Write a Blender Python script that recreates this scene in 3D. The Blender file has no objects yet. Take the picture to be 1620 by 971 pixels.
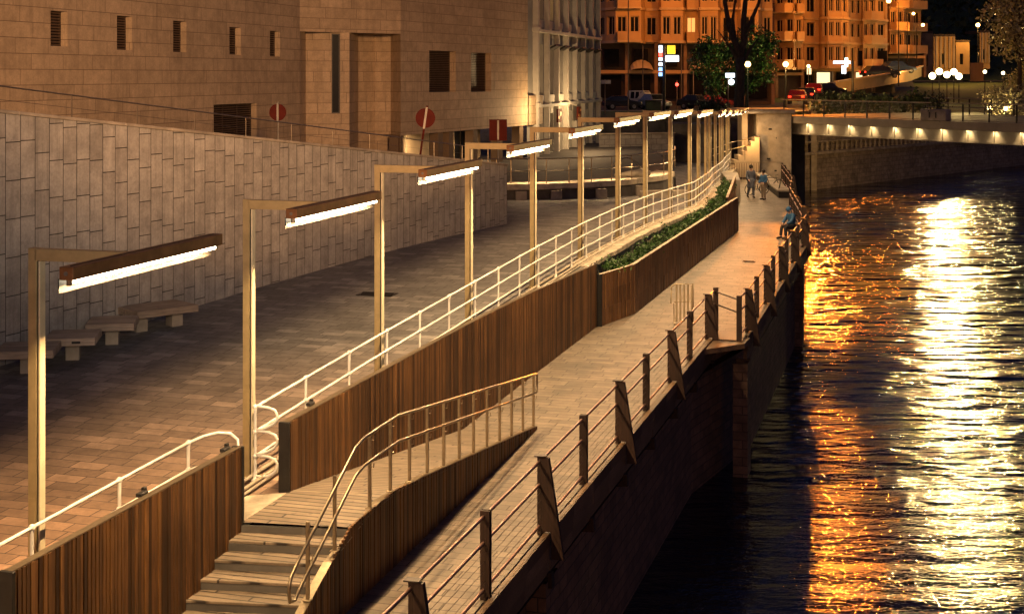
import bpy, math, random
from mathutils import Vector, Matrix
R = random.Random(7)
sc = bpy.context.scene
COL = sc.collection
rad = math.radians

# ------------------------------------------------------------------ camera
CAM_Z = 6.8                     # eye height above the riverside deck (deck = 0)
F = 2250.0                      # focal length in photo pixels (50 mm on 36 mm)
cam = bpy.data.cameras.new('camera'); camo = bpy.data.objects.new('camera', cam); COL.objects.link(camo)
camo.location = (0, 0, CAM_Z); camo.rotation_euler = (rad(90), 0, 0)
cam.sensor_width = 36; cam.lens = 50; cam.shift_y = -(485.5-120)/1620; cam.clip_start = .5; cam.clip_end = 3000
sc.camera = camo

def gp(x, y, z=0.0):            # survey helper: a point of the photo lying at height z
    s = (y-120)/(CAM_Z-z); return Vector(((x-810)/s, F/s, z))
def dp(x, y, d):                # survey helper: a point of the photo at distance d
    return Vector(((x-810)*d/F, d, CAM_Z-(y-120)*d/F))
def lerp_tab(tab, t):
    if t <= tab[0][0]: a, b = tab[0], tab[1]
    elif t >= tab[-1][0]: a, b = tab[-2], tab[-1]
    else:
        for a, b in zip(tab, tab[1:]):
            if a[0] <= t <= b[0]: break
    k = (t-a[0])/(b[0]-a[0]); return a[1]+(b[1]-a[1])*k

# ------------------------------------------------------------------ materials
def nt(name):
    m = bpy.data.materials.new(name); m.use_nodes = True
    n = m.node_tree; b = n.nodes['Principled BSDF']; return m, n, b
def node(n, t, **k):
    x = n.nodes.new(t)
    for a, v in k.items():
        if a in x.inputs: x.inputs[a].default_value = v
        else: setattr(x, a, v)
    return x
def c4(c): return (c[0], c[1], c[2], 1)
def mixrgb(n, fac, a, b, mode='MIX'):
    x = n.nodes.new('ShaderNodeMix'); x.data_type = 'RGBA'; x.blend_type = mode
    for i, v in ((0, fac), (6, a), (7, b)):
        if isinstance(v, bpy.types.NodeSocket): n.links.new(v, x.inputs[i])
        elif i == 0: x.inputs[0].default_value = v
        else: x.inputs[i].default_value = c4(v)
    return x.outputs[2]
def math_(n, op, a, b=0.0, clamp=False):
    x = n.nodes.new('ShaderNodeMath'); x.operation = op; x.use_clamp = clamp
    for i, v in ((0, a), (1, b)):
        if isinstance(v, bpy.types.NodeSocket): n.links.new(v, x.inputs[i])
        else: x.inputs[i].default_value = v
    return x.outputs[0]
def ramp(n, f, lo, hi):
    x = n.nodes.new('ShaderNodeMapRange'); x.inputs[1].default_value = lo; x.inputs[2].default_value = hi
    n.links.new(f, x.inputs[0]); return x.outputs[0]
def noise(n, vec, scale, detail=4, rough=.6):
    x = node(n, 'ShaderNodeTexNoise', Scale=scale, Detail=detail, Roughness=rough)
    if vec is not None: n.links.new(vec, x.inputs['Vector'])
    return x.outputs['Fac']
def coord(n, kind='Object', scale=(1,1,1), rot=(0,0,0)):
    t = n.nodes.new('ShaderNodeTexCoord'); m = n.nodes.new('ShaderNodeMapping')
    m.inputs['Scale'].default_value = scale; m.inputs['Rotation'].default_value = rot
    n.links.new(t.outputs[kind], m.inputs['Vector']); return m.outputs[0]
def bump(n, b, h, strength=.3, dist=.02):
    x = node(n, 'ShaderNodeBump', Strength=strength, Distance=dist); n.links.new(h, x.inputs['Height']); n.links.new(x.outputs[0], b.inputs['Normal'])

def surf(name, c, rough=.6, metal=0, var=.25, scale=3.0, c2=None, bmp=.15, attr=0.0, stretch=(1,1,1), dist=.01, kind='Object', spec=.5, ior=1.5):
    """plain surface with mottling, wear in the roughness and a little relief; attr: random tone of each board / stone"""
    m, n, b = nt(name); v = coord(n, kind, stretch)
    f = noise(n, v, scale, 5); f2 = noise(n, v, scale*9, 3)
    dark = tuple(x*(1-var) for x in c); lite = tuple(min(1, x*(1+var)) for x in c)
    col = mixrgb(n, ramp(n, f, .35, .65), dark, c2 or lite)
    if attr:
        a = node(n, 'ShaderNodeAttribute', attribute_name='var')
        col = mixrgb(n, 1.0, col, mixrgb(n, a.outputs['Fac'], (1-attr,)*3, (1+attr*.6,)*3), 'MULTIPLY')
    n.links.new(col, b.inputs['Base Color']); b.inputs['Metallic'].default_value = metal
    n.links.new(ramp(n, f2, -.6, 1.6), b.inputs['Roughness'])
    rr = n.nodes.new('ShaderNodeMapRange'); rr.inputs[3].default_value = max(.03, rough-.1); rr.inputs[4].default_value = min(1, rough+.12)
    n.links.new(f2, rr.inputs[0]); n.links.new(rr.outputs[0], b.inputs['Roughness'])
    b.inputs['Specular IOR Level'].default_value = spec; b.inputs['IOR'].default_value = ior
    if bmp: bump(n, b, f2, bmp, dist)
    return m

def blocks(name, bw, bh, c1, c2, mortar, ms=.008, kind='UV', swap=False, rot=0.0, rough=.7, offs=True, tone=.25, bmp=.5, c3=None, grime=0.0, drip=0.0, warm_light=None):
    """courses of blocks; every course is shifted by its own random amount, every block has its own tone"""
    m, n, b = nt(name); v = coord(n, kind, rot=(0, 0, rot))
    s = n.nodes.new('ShaderNodeSeparateXYZ'); n.links.new(v, s.inputs[0])
    U, V = (s.outputs[1], s.outputs[0]) if swap else (s.outputs[0], s.outputs[1])
    row = math_(n, 'FLOOR', math_(n, 'DIVIDE', V, bh))
    w = node(n, 'ShaderNodeTexWhiteNoise', noise_dimensions='1D'); n.links.new(row, w.inputs['W'])
    if offs: U2 = math_(n, 'ADD', U, math_(n, 'MULTIPLY', w.outputs['Value'], bw))
    else: U2 = math_(n, 'ADD', U, math_(n, 'MULTIPLY', math_(n, 'MODULO', row, 2.0), bw*.5))
    col_i = math_(n, 'FLOOR', math_(n, 'DIVIDE', U2, bw))
    fu = math_(n, 'SUBTRACT', math_(n, 'DIVIDE', U2, bw), col_i); fv = math_(n, 'SUBTRACT', math_(n, 'DIVIDE', V, bh), row)
    du = math_(n, 'MULTIPLY', math_(n, 'MINIMUM', fu, math_(n, 'SUBTRACT', 1.0, fu)), bw)
    dv = math_(n, 'MULTIPLY', math_(n, 'MINIMUM', fv, math_(n, 'SUBTRACT', 1.0, fv)), bh)
    e = ramp(n, math_(n, 'MINIMUM', du, dv), ms*.4, ms)
    cx = n.nodes.new('ShaderNodeCombineXYZ'); n.links.new(col_i, cx.inputs[0]); n.links.new(row, cx.inputs[1])
    w2 = node(n, 'ShaderNodeTexWhiteNoise', noise_dimensions='2D'); n.links.new(cx.outputs[0], w2.inputs['Vector'])
    blk = mixrgb(n, w2.outputs['Value'], c1, c2)
    if c3:
        pick = math_(n, 'GREATER_THAN', w2.outputs['Value'], .8)
        blk = mixrgb(n, pick, blk, c3)
    f = noise(n, v, 2.2, 6, .7); f2 = noise(n, v, 14, 5, .7)
    blk = mixrgb(n, 1.0, blk, mixrgb(n, ramp(n, f, .3, .7), (1-tone,)*3, (1+tone,)*3), 'MULTIPLY')
    blk = mixrgb(n, 1.0, blk, mixrgb(n, ramp(n, f2, .3, .7), (.82,)*3, (1.12,)*3), 'MULTIPLY')
    if drip:
        dr = noise(n, coord(n, kind, (2.6, .16, 1)), 1.6, 5, .7)
        blk = mixrgb(n, math_(n, 'MULTIPLY', ramp(n, dr, .50, .68), drip), blk, tuple(x*.45 for x in c1))
    if grime:
        g = noise(n, coord(n, kind, (.35, .35, 1)), 1.2, 6, .75)
        blk = mixrgb(n, math_(n, 'MULTIPLY', ramp(n, g, .48, .7), grime), blk, tuple(x*.35 for x in c1))
    if kind == 'Object':      # trodden dirt: small dark spots and wider worn patches
        sp = noise(n, coord(n, kind), 5.5, 2, .5); blk = mixrgb(n, math_(n, 'MULTIPLY', ramp(n, sp, .70, .74), .6), blk, tuple(x*.4 for x in c1))
    if warm_light:                  # orange lamp light near the stairs put into the paving colour, grey farther on
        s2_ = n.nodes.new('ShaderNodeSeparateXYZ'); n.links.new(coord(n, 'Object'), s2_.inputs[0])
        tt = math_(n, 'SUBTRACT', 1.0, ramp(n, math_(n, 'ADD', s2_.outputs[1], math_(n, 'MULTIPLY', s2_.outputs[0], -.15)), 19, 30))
        blk = mixrgb(n, tt, blk, mixrgb(n, 1.0, blk, warm_light, 'MULTIPLY'))
    col = mixrgb(n, e, mortar, blk)
    n.links.new(col, b.inputs['Base Color'])
    rr = n.nodes.new('ShaderNodeMapRange'); rr.inputs[3].default_value = rough-.15; rr.inputs[4].default_value = min(1, rough+.15)
    n.links.new(f2, rr.inputs[0]); n.links.new(rr.outputs[0], b.inputs['Roughness'])
    h = math_(n, 'ADD', math_(n, 'MULTIPLY', e, .6), math_(n, 'ADD', math_(n, 'MULTIPLY', f2, .25), math_(n, 'MULTIPLY', w2.outputs['Value'], .15)))
    bump(n, b, h, bmp, .012)
    return m

def glow(name, c, s, cam_gain=None):
    m, n, b = nt(name); b.inputs['Base Color'].default_value = c4(c); b.inputs['Emission Color'].default_value = c4(c); b.inputs['Emission Strength'].default_value = s
    return m

SOD = (1, .29, .03); WARM = (1, .63, .29); WHT = (1, .86, .66)
def wood(name, c, attr=.5, rough=.55, axis='z'):
    st = {'z': (14, 14, .7), 'x': (.7, 14, 14)}[axis]
    m, n, b = nt(name); v = coord(n, 'Object', st); vb = coord(n, 'Object', (1, 1, 1))
    f = noise(n, v, 3, 6, .65); g = noise(n, vb, .9, 4, .6)
    col = mixrgb(n, ramp(n, f, .3, .7), tuple(x*.5 for x in c), tuple(x*1.35 for x in c))
    a = node(n, 'ShaderNodeAttribute', attribute_name='var')
    col = mixrgb(n, 1.0, col, mixrgb(n, a.outputs['Fac'], (1-attr, 1-attr*1.05, 1-attr*1.1), (1+attr*.7,)*3), 'MULTIPLY')
    col = mixrgb(n, 1.0, col, mixrgb(n, ramp(n, g, .35, .65), (.68, .66, .62), (1.1,)*3), 'MULTIPLY')
    n.links.new(col, b.inputs['Base Color']); b.inputs['Roughness'].default_value = rough
    bump(n, b, f, .25, .006); return m

TH = -math.atan(.29)            # heading of the quay, clockwise from +Y
M = dict(
 plaza = blocks('plaza_paving', .52, .30, (.165,.16,.155), (.235,.225,.215), (.035,.032,.03), .010, 'Object', rot=TH*-1, rough=.62, offs=True, tone=.3, c3=(.29,.275,.26), bmp=.45, grime=.35, warm_light=(1.75,1.15,.78)),
 deck = blocks('deck_paving', .62, .235, (.155,.125,.095), (.245,.195,.145), (.035,.026,.02), .012, 'Object', rot=TH*-1, rough=.58, offs=True, tone=.32, bmp=.5, grime=.45),
 ramp = blocks('ramp_boards', 2.1, .145, (.17,.13,.09), (.27,.21,.15), (.022,.016,.012), .020, 'Object', rot=TH*-1, rough=.6, tone=.25, bmp=.7, grime=.3),
 rwall = blocks('retaining_panels', .74, .41, (.37,.34,.305), (.44,.41,.37), (.035,.03,.026), .012, 'UV', swap=True, rough=.75, tone=.25, bmp=.7, grime=.45, drip=.5),
 stone = blocks('stone_cladding', 1.8, .50, (.47,.345,.22), (.56,.415,.27), (.17,.115,.07), .014, 'UV', rough=.7, tone=.2, bmp=.35, grime=.3, drip=.35),
 brick = blocks('quay_brick', .5, .22, (.15,.085,.055), (.24,.135,.085), (.04,.028,.02), .012, 'UV', rough=.6, offs=False, tone=.35, bmp=.9, grime=.6),
 ashlar = blocks('far_quay_stone', .9, .42, (.26,.21,.16), (.36,.29,.22), (.06,.05,.04), .018, 'UV', rough=.8, offs=False, tone=.4, bmp=.8, grime=.8),
 slat = wood('slat_wood', (.165,.075,.023), .7),
 slat2 = wood('board_wood', (.27,.135,.055), .3),
 edgewood = wood('deck_edge_timber', (.22,.135,.075), .4, axis='x'),
 darkwood = wood('post_timber', (.045,.022,.014), .3, rough=.5),
 coping = surf('coping_stone', (.45,.385,.29), .75, var=.3, scale=2.5, bmp=.6, attr=.15),
 conc = surf('concrete', (.33,.28,.22), .8, var=.3, scale=1.2, bmp=.4),
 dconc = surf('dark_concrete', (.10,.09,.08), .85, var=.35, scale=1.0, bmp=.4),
 benchtop = wood('bench_timber', (.42,.33,.25), .25, axis='x'),
 gold = surf('gold_steel', (.56,.45,.235), .36, metal=.6, var=.12, scale=5, bmp=.05),
 gold_lit = surf('polished_flange', (.85,.75,.52), .3, metal=.3, var=.08, scale=5, bmp=.03),  # bright lamplit strip of the post put into a paler gold
 copper = surf('weathered_box', (.24,.115,.05), .4, metal=.55, var=.25, scale=4, bmp=.05),
 slot = surf('dark_slot', (.015,.013,.01), .6, bmp=0),
 white = surf('white_paint', (.80,.77,.70), .42, var=.08, scale=8, bmp=.1),
 steel = surf('brushed_steel', (.36,.29,.20), .3, metal=.85, var=.12, scale=12, bmp=.05),
 tube = surf('pinkish_rail', (.42,.25,.195), .35, metal=.6, var=.15, scale=9, bmp=.05),
 wire = surf('wire_rope', (.16,.13,.11), .4, metal=.8, bmp=0),
 black = surf('black_steel', (.02,.018,.017), .5, metal=.3, bmp=.05),
 sign = surf('sign_back', (.10,.013,.007), .7, spec=.15, var=.15, scale=3),
 signsteel = surf('sign_bracket', (.26,.23,.19), .5, metal=.5),
 red = surf('red_paint', (.33,.02,.015), .5, var=.2),
 glass = surf('dark_glass', (.012,.012,.014), .3, var=.2, bmp=0, spec=.3, ior=1.12),
 shutter = surf('brown_shutter', (.10,.058,.035), .5, var=.2, stretch=(1,1,1)),
 wframe = surf('dark_frame', (.04,.028,.02), .5),
 grey = surf('grey_render', (.33,.32,.29), .75, var=.15, scale=.6, bmp=.2),
 greycol = surf('pale_pilaster', (.50,.47,.41), .7, var=.12, scale=1.5, bmp=.2),
 orange = surf('painted_render', (.55,.36,.17), .8, var=.14, scale=.35, bmp=.2),
 orange2 = surf('painted_render_pale', (.58,.40,.21), .8, var=.12, scale=.35, bmp=.2),
 trim = surf('plaster_trim', (.60,.45,.26), .75, var=.1, scale=1, bmp=.1),
 shop = surf('shop_dark', (.07,.045,.03), .6, var=.4, scale=.5),
 asphalt = surf('asphalt', (.055,.05,.048), .75, var=.3, scale=1.5, bmp=.3),
 grass = surf('grass', (.05,.075,.018), .9, var=.5, scale=3, bmp=.8),
 soil = surf('soil', (.035,.028,.02), .95, var=.5, scale=6, bmp=.8),
 bark = surf('bark', (.055,.04,.028), .9, var=.4, scale=8, bmp=.8, stretch=(1,1,.25), dist=.04),
 leaf = surf('leaf', (.04,.10,.018), .55, var=.55, scale=2.5, bmp=0, attr=.5),
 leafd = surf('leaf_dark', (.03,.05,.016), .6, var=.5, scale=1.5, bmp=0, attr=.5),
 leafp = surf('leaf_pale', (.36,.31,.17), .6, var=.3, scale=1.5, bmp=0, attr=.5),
 bridge = surf('bridge_paint', (.27,.225,.165), .6, var=.14, scale=1.0, bmp=.1),
 skin = surf('skin', (.45,.27,.19), .55, var=.08, bmp=0),
 coat = surf('grey_coat', (.11,.12,.15), .85, var=.2, scale=6, bmp=.2),
 blue = surf('blue_jacket', (.03,.11,.24), .7, var=.2, scale=6, bmp=.2),
 jeans = surf('dark_trousers', (.025,.025,.03), .85, var=.2, bmp=.2),
 tan = surf('tan_trousers', (.28,.22,.16), .85, var=.2, bmp=.2),
 hair = surf('dark_hair', (.02,.014,.01), .7, var=.3, scale=20, bmp=.3),
 rubber = surf('rubber', (.012,.012,.012), .8, bmp=.1),
 carw = surf('cream_car_paint', (.62,.55,.42), .25, var=.03, bmp=0),
 cars = surf('silver_car_paint', (.35,.37,.38), .25, metal=.4, var=.03, bmp=0),
 card = surf('dark_car_paint', (.02,.022,.03), .2, var=.03, bmp=0),
 carr = surf('red_car_paint', (.28,.02,.015), .25, var=.03, bmp=0),
 carb = surf('blue_car_paint', (.03,.05,.11), .22, var=.03, bmp=0),
 barrier = surf('barrier_paint', (.52,.42,.27), .5, metal=.2, var=.15, scale=5),
 cream = surf('cream_wall', (.55,.44,.30), .8, var=.15, scale=.5),
 led = glow('led_tube', (1,.84,.58), 30),
 bulb = glow('sodium_globe', (1,.62,.20), 9),
 bulbw = glow('white_globe', (1,.80,.40), 9),
 litwin = glow('lit_window', (1,.55,.15), .9),
 litwin2 = glow('lit_hall', (1,.78,.42), 1.5),
 sgn_w = glow('sign_white', (.80,.90,1), 3.0),
 sgn_y = glow('sign_yellow', (1,.62,.03), 1.6),
 sgn_b = glow('sign_blue', (.25,.5,1), 3.0),
 tail = glow('tail_light', (1,.03,.01), 5),
 head = glow('head_light', (1,.85,.6), 6),
 green = glow('green_cross', (.6,1,.8), 4),
 redl = glow('red_signal', (1,.05,.03), 8),
)

# ------------------------------------------------------------------ mesh builder
class MB:
    def __init__(s): s.v = []; s.f = []; s.uv = []; s.var = []; s.mi = []; s.cur = 0
    def face(s, pts, uv=None, var=None):
        i = len(s.v); s.v += [tuple(p) for p in pts]; s.f.append(tuple(range(i, i+len(pts))))
        s.uv.append(uv or [(0, 0)]*len(pts)); s.var.append(R.random() if var is None else var); s.mi.append(s.cur); return s
    def raw(s, verts, faces, var=None):
        i = len(s.v); s.v += [tuple(p) for p in verts]; var = R.random() if var is None else var
        for f in faces:
            s.f.append(tuple(k+i for k in f)); s.uv.append([(0, 0)]*len(f)); s.var.append(var); s.mi.append(s.cur)
        return s
    def box(s, c, size, rz=0.0, var=None, rx=0.0):
        hx, hy, hz = [q/2 for q in size]; m = Matrix.Translation(Vector(c)) @ Matrix.Rotation(rz, 4, 'Z') @ Matrix.Rotation(rx, 4, 'X')
        vs = [m @ Vector((a*hx, b*hy, d*hz)) for a in (-1, 1) for b in (-1, 1) for d in (-1, 1)]
        return s.raw(vs, [(0,1,3,2), (4,6,7,5), (0,4,5,1), (2,3,7,6), (0,2,6,4), (1,5,7,3)], var)
    def bar(s, a, b, w, h, var=None, up=Vector((0,0,1))):
        a = Vector(a); b = Vector(b); d = (b-a).normalized(); sd = d.cross(up)
        if sd.length < 1e-4: sd = d.cross(Vector((1, 0, 0)))
        sd.normalize(); u = sd.cross(d).normalized()
        vs = [p+sd*(w/2*i)+u*(h/2*j) for p in (a, b) for i, j in ((-1,-1), (1,-1), (1,1), (-1,1))]
        return s.raw(vs, [(3,2,1,0), (4,5,6,7), (0,1,5,4), (1,2,6,5), (2,3,7,6), (3,0,4,7)], var)
    def tube(s, pts, r, n=8, caps=True, var=None):
        pts = [Vector(p) for p in pts]; rs = r if isinstance(r, (list, tuple)) else [r]*len(pts)
        vs = []; prev = None
        for i, p in enumerate(pts):
            d = (pts[min(i+1, len(pts)-1)]-pts[max(i-1, 0)])
            d = d.normalized() if d.length > 1e-9 else Vector((0, 0, 1))
            if prev is None:
                a = d.cross(Vector((0, 0, 1)))
                if a.length < .05: a = d.cross(Vector((0, 1, 0)))
            else: a = prev - d*prev.dot(d)
            a.normalize(); prev = a; b = d.cross(a)
            for k in range(n):
                t = 2*math.pi*k/n; vs.append(p+a*(math.cos(t)*rs[i])+b*(math.sin(t)*rs[i]))
        fs = []
        for i in range(len(pts)-1):
            for k in range(n): fs.append((i*n+k, i*n+(k+1) % n, (i+1)*n+(k+1) % n, (i+1)*n+k))
        if caps: fs.append(tuple(range(n-1, -1, -1))); fs.append(tuple(range((len(pts)-1)*n, len(pts)*n)))
        return s.raw(vs, fs, var)
    def lathe(s, c, prof, n=12, var=None):
        c = Vector(c); return s.tube([c+Vector((0, 0, z)) for _, z in prof], [max(r, .001) for r, _ in prof], n, True, var)
    def ball(s, c, r, n=10, m=6, sz=1.0, var=None):
        return s.lathe(c, [(r*math.sin(math.pi*i/m), -r*sz*math.cos(math.pi*i/m)) for i in range(m+1)], n, var)
    def prism(s, poly, z0, z1, var=None):
        n = len(poly); f0 = z0 if callable(z0) else (lambda p: z0); f1 = z1 if callable(z1) else (lambda p: z1)
        vs = [(p[0], p[1], f0(p)) for p in poly]+[(p[0], p[1], f1(p)) for p in poly]
        return s.raw(vs, [tuple(range(n-1, -1, -1)), tuple(range(n, 2*n))]+[(i, (i+1) % n, n+(i+1) % n, n+i) for i in range(n)], var)
    def wall(s, a, b, z0, z1, u0=0.0):
        """vertical panel a->b with metric UVs; z0/z1 numbers or (start, end)"""
        za, zb = z0 if isinstance(z0, tuple) else (z0, z0); ta, tb = z1 if isinstance(z1, tuple) else (z1, z1)
        L = math.hypot(b[0]-a[0], b[1]-a[1])
        return s.face([(a[0], a[1], za), (b[0], b[1], zb), (b[0], b[1], tb), (a[0], a[1], ta)], [(u0, za), (u0+L, zb), (u0+L, tb), (u0, ta)])
    def build(s, name, mat, parent=None, smooth=False, bevel=0.0, origin=None):
        me = bpy.data.meshes.new(name)
        me.from_pydata(s.v, [], s.f)
        ul = me.uv_layers.new(name='UVMap'); k = 0
        flat = []
        for u in s.uv:
            for q in u: flat += [q[0], q[1]]
        ul.data.foreach_set('uv', flat)
        at = me.attributes.new('var', 'FLOAT', 'FACE'); at.data.foreach_set('value', s.var)
        mats = mat if isinstance(mat, list) else [mat]
        for q in mats: me.materials.append(q)
        me.polygons.foreach_set('material_index', s.mi)
        if smooth: me.polygons.foreach_set('use_smooth', [True]*len(s.f))
        me.update()
        o = bpy.data.objects.new(name, me); COL.objects.link(o)
        if parent is not None:
            o.parent = parent; o.matrix_parent_inverse = parent.matrix_basis.inverted() if not parent.get('_local') else Matrix.Identity(4)
        if bevel:
            bv = o.modifiers.new('soft_edges', 'BEVEL'); bv.width = bevel; bv.segments = 1; bv.limit_method = 'ANGLE'
        return o

def tag(o, label=None, cat=None, group=None, kind=None):
    if label: o['label'] = label
    if cat: o['category'] = cat
    if group: o['group'] = group
    if kind: o['kind'] = kind
    return o
def thing(name, label, cat, loc=(0, 0, 0), rz=0.0, group=None, local=False):
    """local: the parts are written in the thing's own frame; else in the frame of the place"""
    o = bpy.data.objects.new(name, None); COL.objects.link(o); o.empty_display_size = .3
    o.location = loc; o.rotation_euler = (0, 0, rz)
    o.matrix_basis = Matrix.Translation(Vector(loc)) @ Matrix.Rotation(rz, 4, 'Z')
    if local: o['_local'] = 1
    return tag(o, label, cat, group)
def copy_tree(o, parent=None):
    c = o.copy(); COL.objects.link(c)
    if parent is not None: c.parent = parent
    for ch in [x for x in bpy.data.objects if x.parent == o]: copy_tree(ch, c)
    return c
def struct(name, mb, mat, **k):
    return tag(mb.build(name, mat, **k), kind='structure')
def light(name, kind, loc, power, color, parent=None, **k):
    l = bpy.data.lights.new(name, kind); l.energy = power; l.color = color
    aim = k.pop('aim', None)
    for a, v in k.items(): setattr(l, a, v)
    o = bpy.data.objects.new(name, l); COL.objects.link(o); o.location = loc
    if aim is not None: o.rotation_euler = (Vector(aim)-Vector(loc)).to_track_quat('-Z', 'Y').to_euler()
    if parent is not None:
        o.parent = parent
        if not parent.get('_local'): o.matrix_parent_inverse = parent.matrix_basis.inverted()
    return o

# ------------------------------------------------------------------ lines of the place
U = Vector((.2785, .9604, 0)); NR = Vector((.9604, -.2785, 0))      # along the quay / towards the river
LT = [(10, -6.83), (20.5, -3.78), (59, 7.38), (64, 8.4), (69, 9.41), (74, 10.3), (79, 11.3), (84, 12.3), (89, 13.2), (94, 14.2), (99, 15.1), (104, 15.9)]
def LX(y): return lerp_tab(LT, y)
ZT = [(2, .7), (15, .9), (18, .97), (20, 1.0), (25, 1.2), (30, 1.36), (35, 1.52), (40, 1.62), (45, 1.64), (50, 1.58), (55, 1.45), (60, 1.3), (70, 1.05), (83, .73), (102, .5), (110, .5)]
def zp(y): return lerp_tab(ZT, y)
def WX(y): return .58+.29*(y-32.6)                    # river face of the slatted wall
def PX(y): return .49+.275*(y-27.4)                   # stair and ramp parapet
def BX(y): return -9.77+.415*(y-27.1)                 # stone retaining wall
def BT(y): return 6.1-(y-27.1)*.107                   # its sloping top
EDGE1 = [(-.34+.295*(y-18.5), y) for y in (6, 18.5, 37.9)]
EDGE2 = [(5.85, 36.6), (6.2, 37.6), (12.4, 59.5), (14.4, 73), (15.9, 80), (17.8, 93.5)]
WATER_Z = -3.6
# ================================================================== THE QUAY
# ---- plaza (one sheet, gently rising and falling along the river)
def plaza_right(y):
    return WX(y)-.13 if y < 38.5 else LX(y)+.52
mb = MB(); ys = [2+i*1.5 for i in range(0, 72)]
ys = sorted(set(ys+[18.5, 19.8, 38.5, 38.52]))
for a, b in zip(ys, ys[1:]):
    def lx(y): return -26 if y < 20 else (BX(y)-.3 if y < 50.2 else -6)
    ra, rb = plaza_right(a), plaza_right(b)
    if 18.5 <= a < 19.8: ra, rb = WX(a)-.02, WX(b)-.02
    n = 4
    for k in range(n):
        f = lambda y, r, t: (lx(y)+(r-lx(y))*t, y, zp(y))
        mb.face([f(a, ra, k/n), f(a, ra, (k+1)/n), f(b, rb, (k+1)/n), f(b, rb, k/n)])
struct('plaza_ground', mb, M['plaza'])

# ---- riverside deck, ramp and landing
def deck_right(y):
    if y <= 37.0: return -.34+.295*(y-18.5)+.12
    return lerp_tab([(p[1], p[0]) for p in EDGE2], y)+.14
def deck_left(y):
    if y < 15.8: return WX(y)-3.0
    if y < 27.4: return PX(y)-.02
    if y < 38.6: return WX(y)-.04
    if y < 62.4: return lerp_tab([(38.5, 1.6), (40.6, 2.9), (62.4, 9.4)], y)
    if y < 76: return lerp_tab([(62.4, 9.3), (76, 12.0)], y)
    return lerp_tab([(76, 12.0), (93.5, 14.4)], y)
mb = MB(); ys = sorted(set([2+i*2 for i in range(46)]+[15.79, 15.81, 27.39, 27.41, 37.0, 37.01, 38.6, 93.5]))
for a, b in zip(ys, ys[1:]):
    if b > 93.5: break
    mb.face([(deck_left(a), a, 0), (deck_right(a), a, 0), (deck_right(b), b, 0), (deck_left(b), b, 0)])
struct('deck_pavement', mb, M['deck'])
# little jetty where the railing steps out
mb = MB(); mb.prism([(deck_right(35.4)+.003, 35.4), (5.92, 36.2), (6.2, 37.0), (deck_right(36.99)+.003, 36.99)], -.14, -.012)
struct('gate_platform_pavement', mb, M['edgewood'])

def rampz(y): return 1.0 if y <= 19.8 else max(0.0, 1.0*(27.4-y)/7.6)
mb = MB()
yy = [18.5, 19.8]+[19.8+.95*k for k in range(1, 9)]
for a, b in zip(yy, yy[1:]):
    b = min(b, 27.4); sk = lambda y: .22 if y < 18.6 else 0
    mb.face([(WX(a)-.01, a, rampz(a)), (PX(a-sk(a)), a-sk(a), rampz(a)), (PX(b), b, rampz(b)+.004), (WX(b)-.01, b, rampz(b)+.004)])
# the strip of paving between landing and plaza
struct('ramp_path', mb, M['ramp'])
mb = MB(); mb.prism([(WX(18.5)-.55, 18.35), (WX(18.5), 18.52), (WX(19.8), 19.78), (WX(19.8)-.55, 19.62)], .9, 1.012)
tag(mb.build('threshold_slab', M['coping'], bevel=.01), 'pale stone threshold slab between the plaza and the timber landing', 'threshold')

# ---- stairs
st = thing('stairs', 'broad timber stairs going down beside the slatted wall from the landing', 'stairs', (-3, 17, 0))
for k in range(8):
    y0 = 18.5-.34*(k+1); y1 = 18.5-.34*k+.03; z = 1.0-.125*(k+1)
    if k == 0: pass
    mb = MB(); 
    for q in range(2):      # two boards per tread
        ya = y0+(y1-y0)*q/2+.004; yb = y0+(y1-y0)*(q+1)/2-.004
        xa, xb = WX(y0)-.3 if k > 0 else WX(y0)-.06, PX(y0-.22)
        mb.prism([(xa, ya), (xb, ya-.22), (xb, yb-.22), (xa, yb)], z-.035, z)
    mb.build('tread', M['ramp'], st, bevel=.004)
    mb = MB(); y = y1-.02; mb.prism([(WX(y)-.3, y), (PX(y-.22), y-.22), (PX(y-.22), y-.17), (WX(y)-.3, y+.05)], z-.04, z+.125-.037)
    mb.build('riser', M['dconc'], st)

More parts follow.
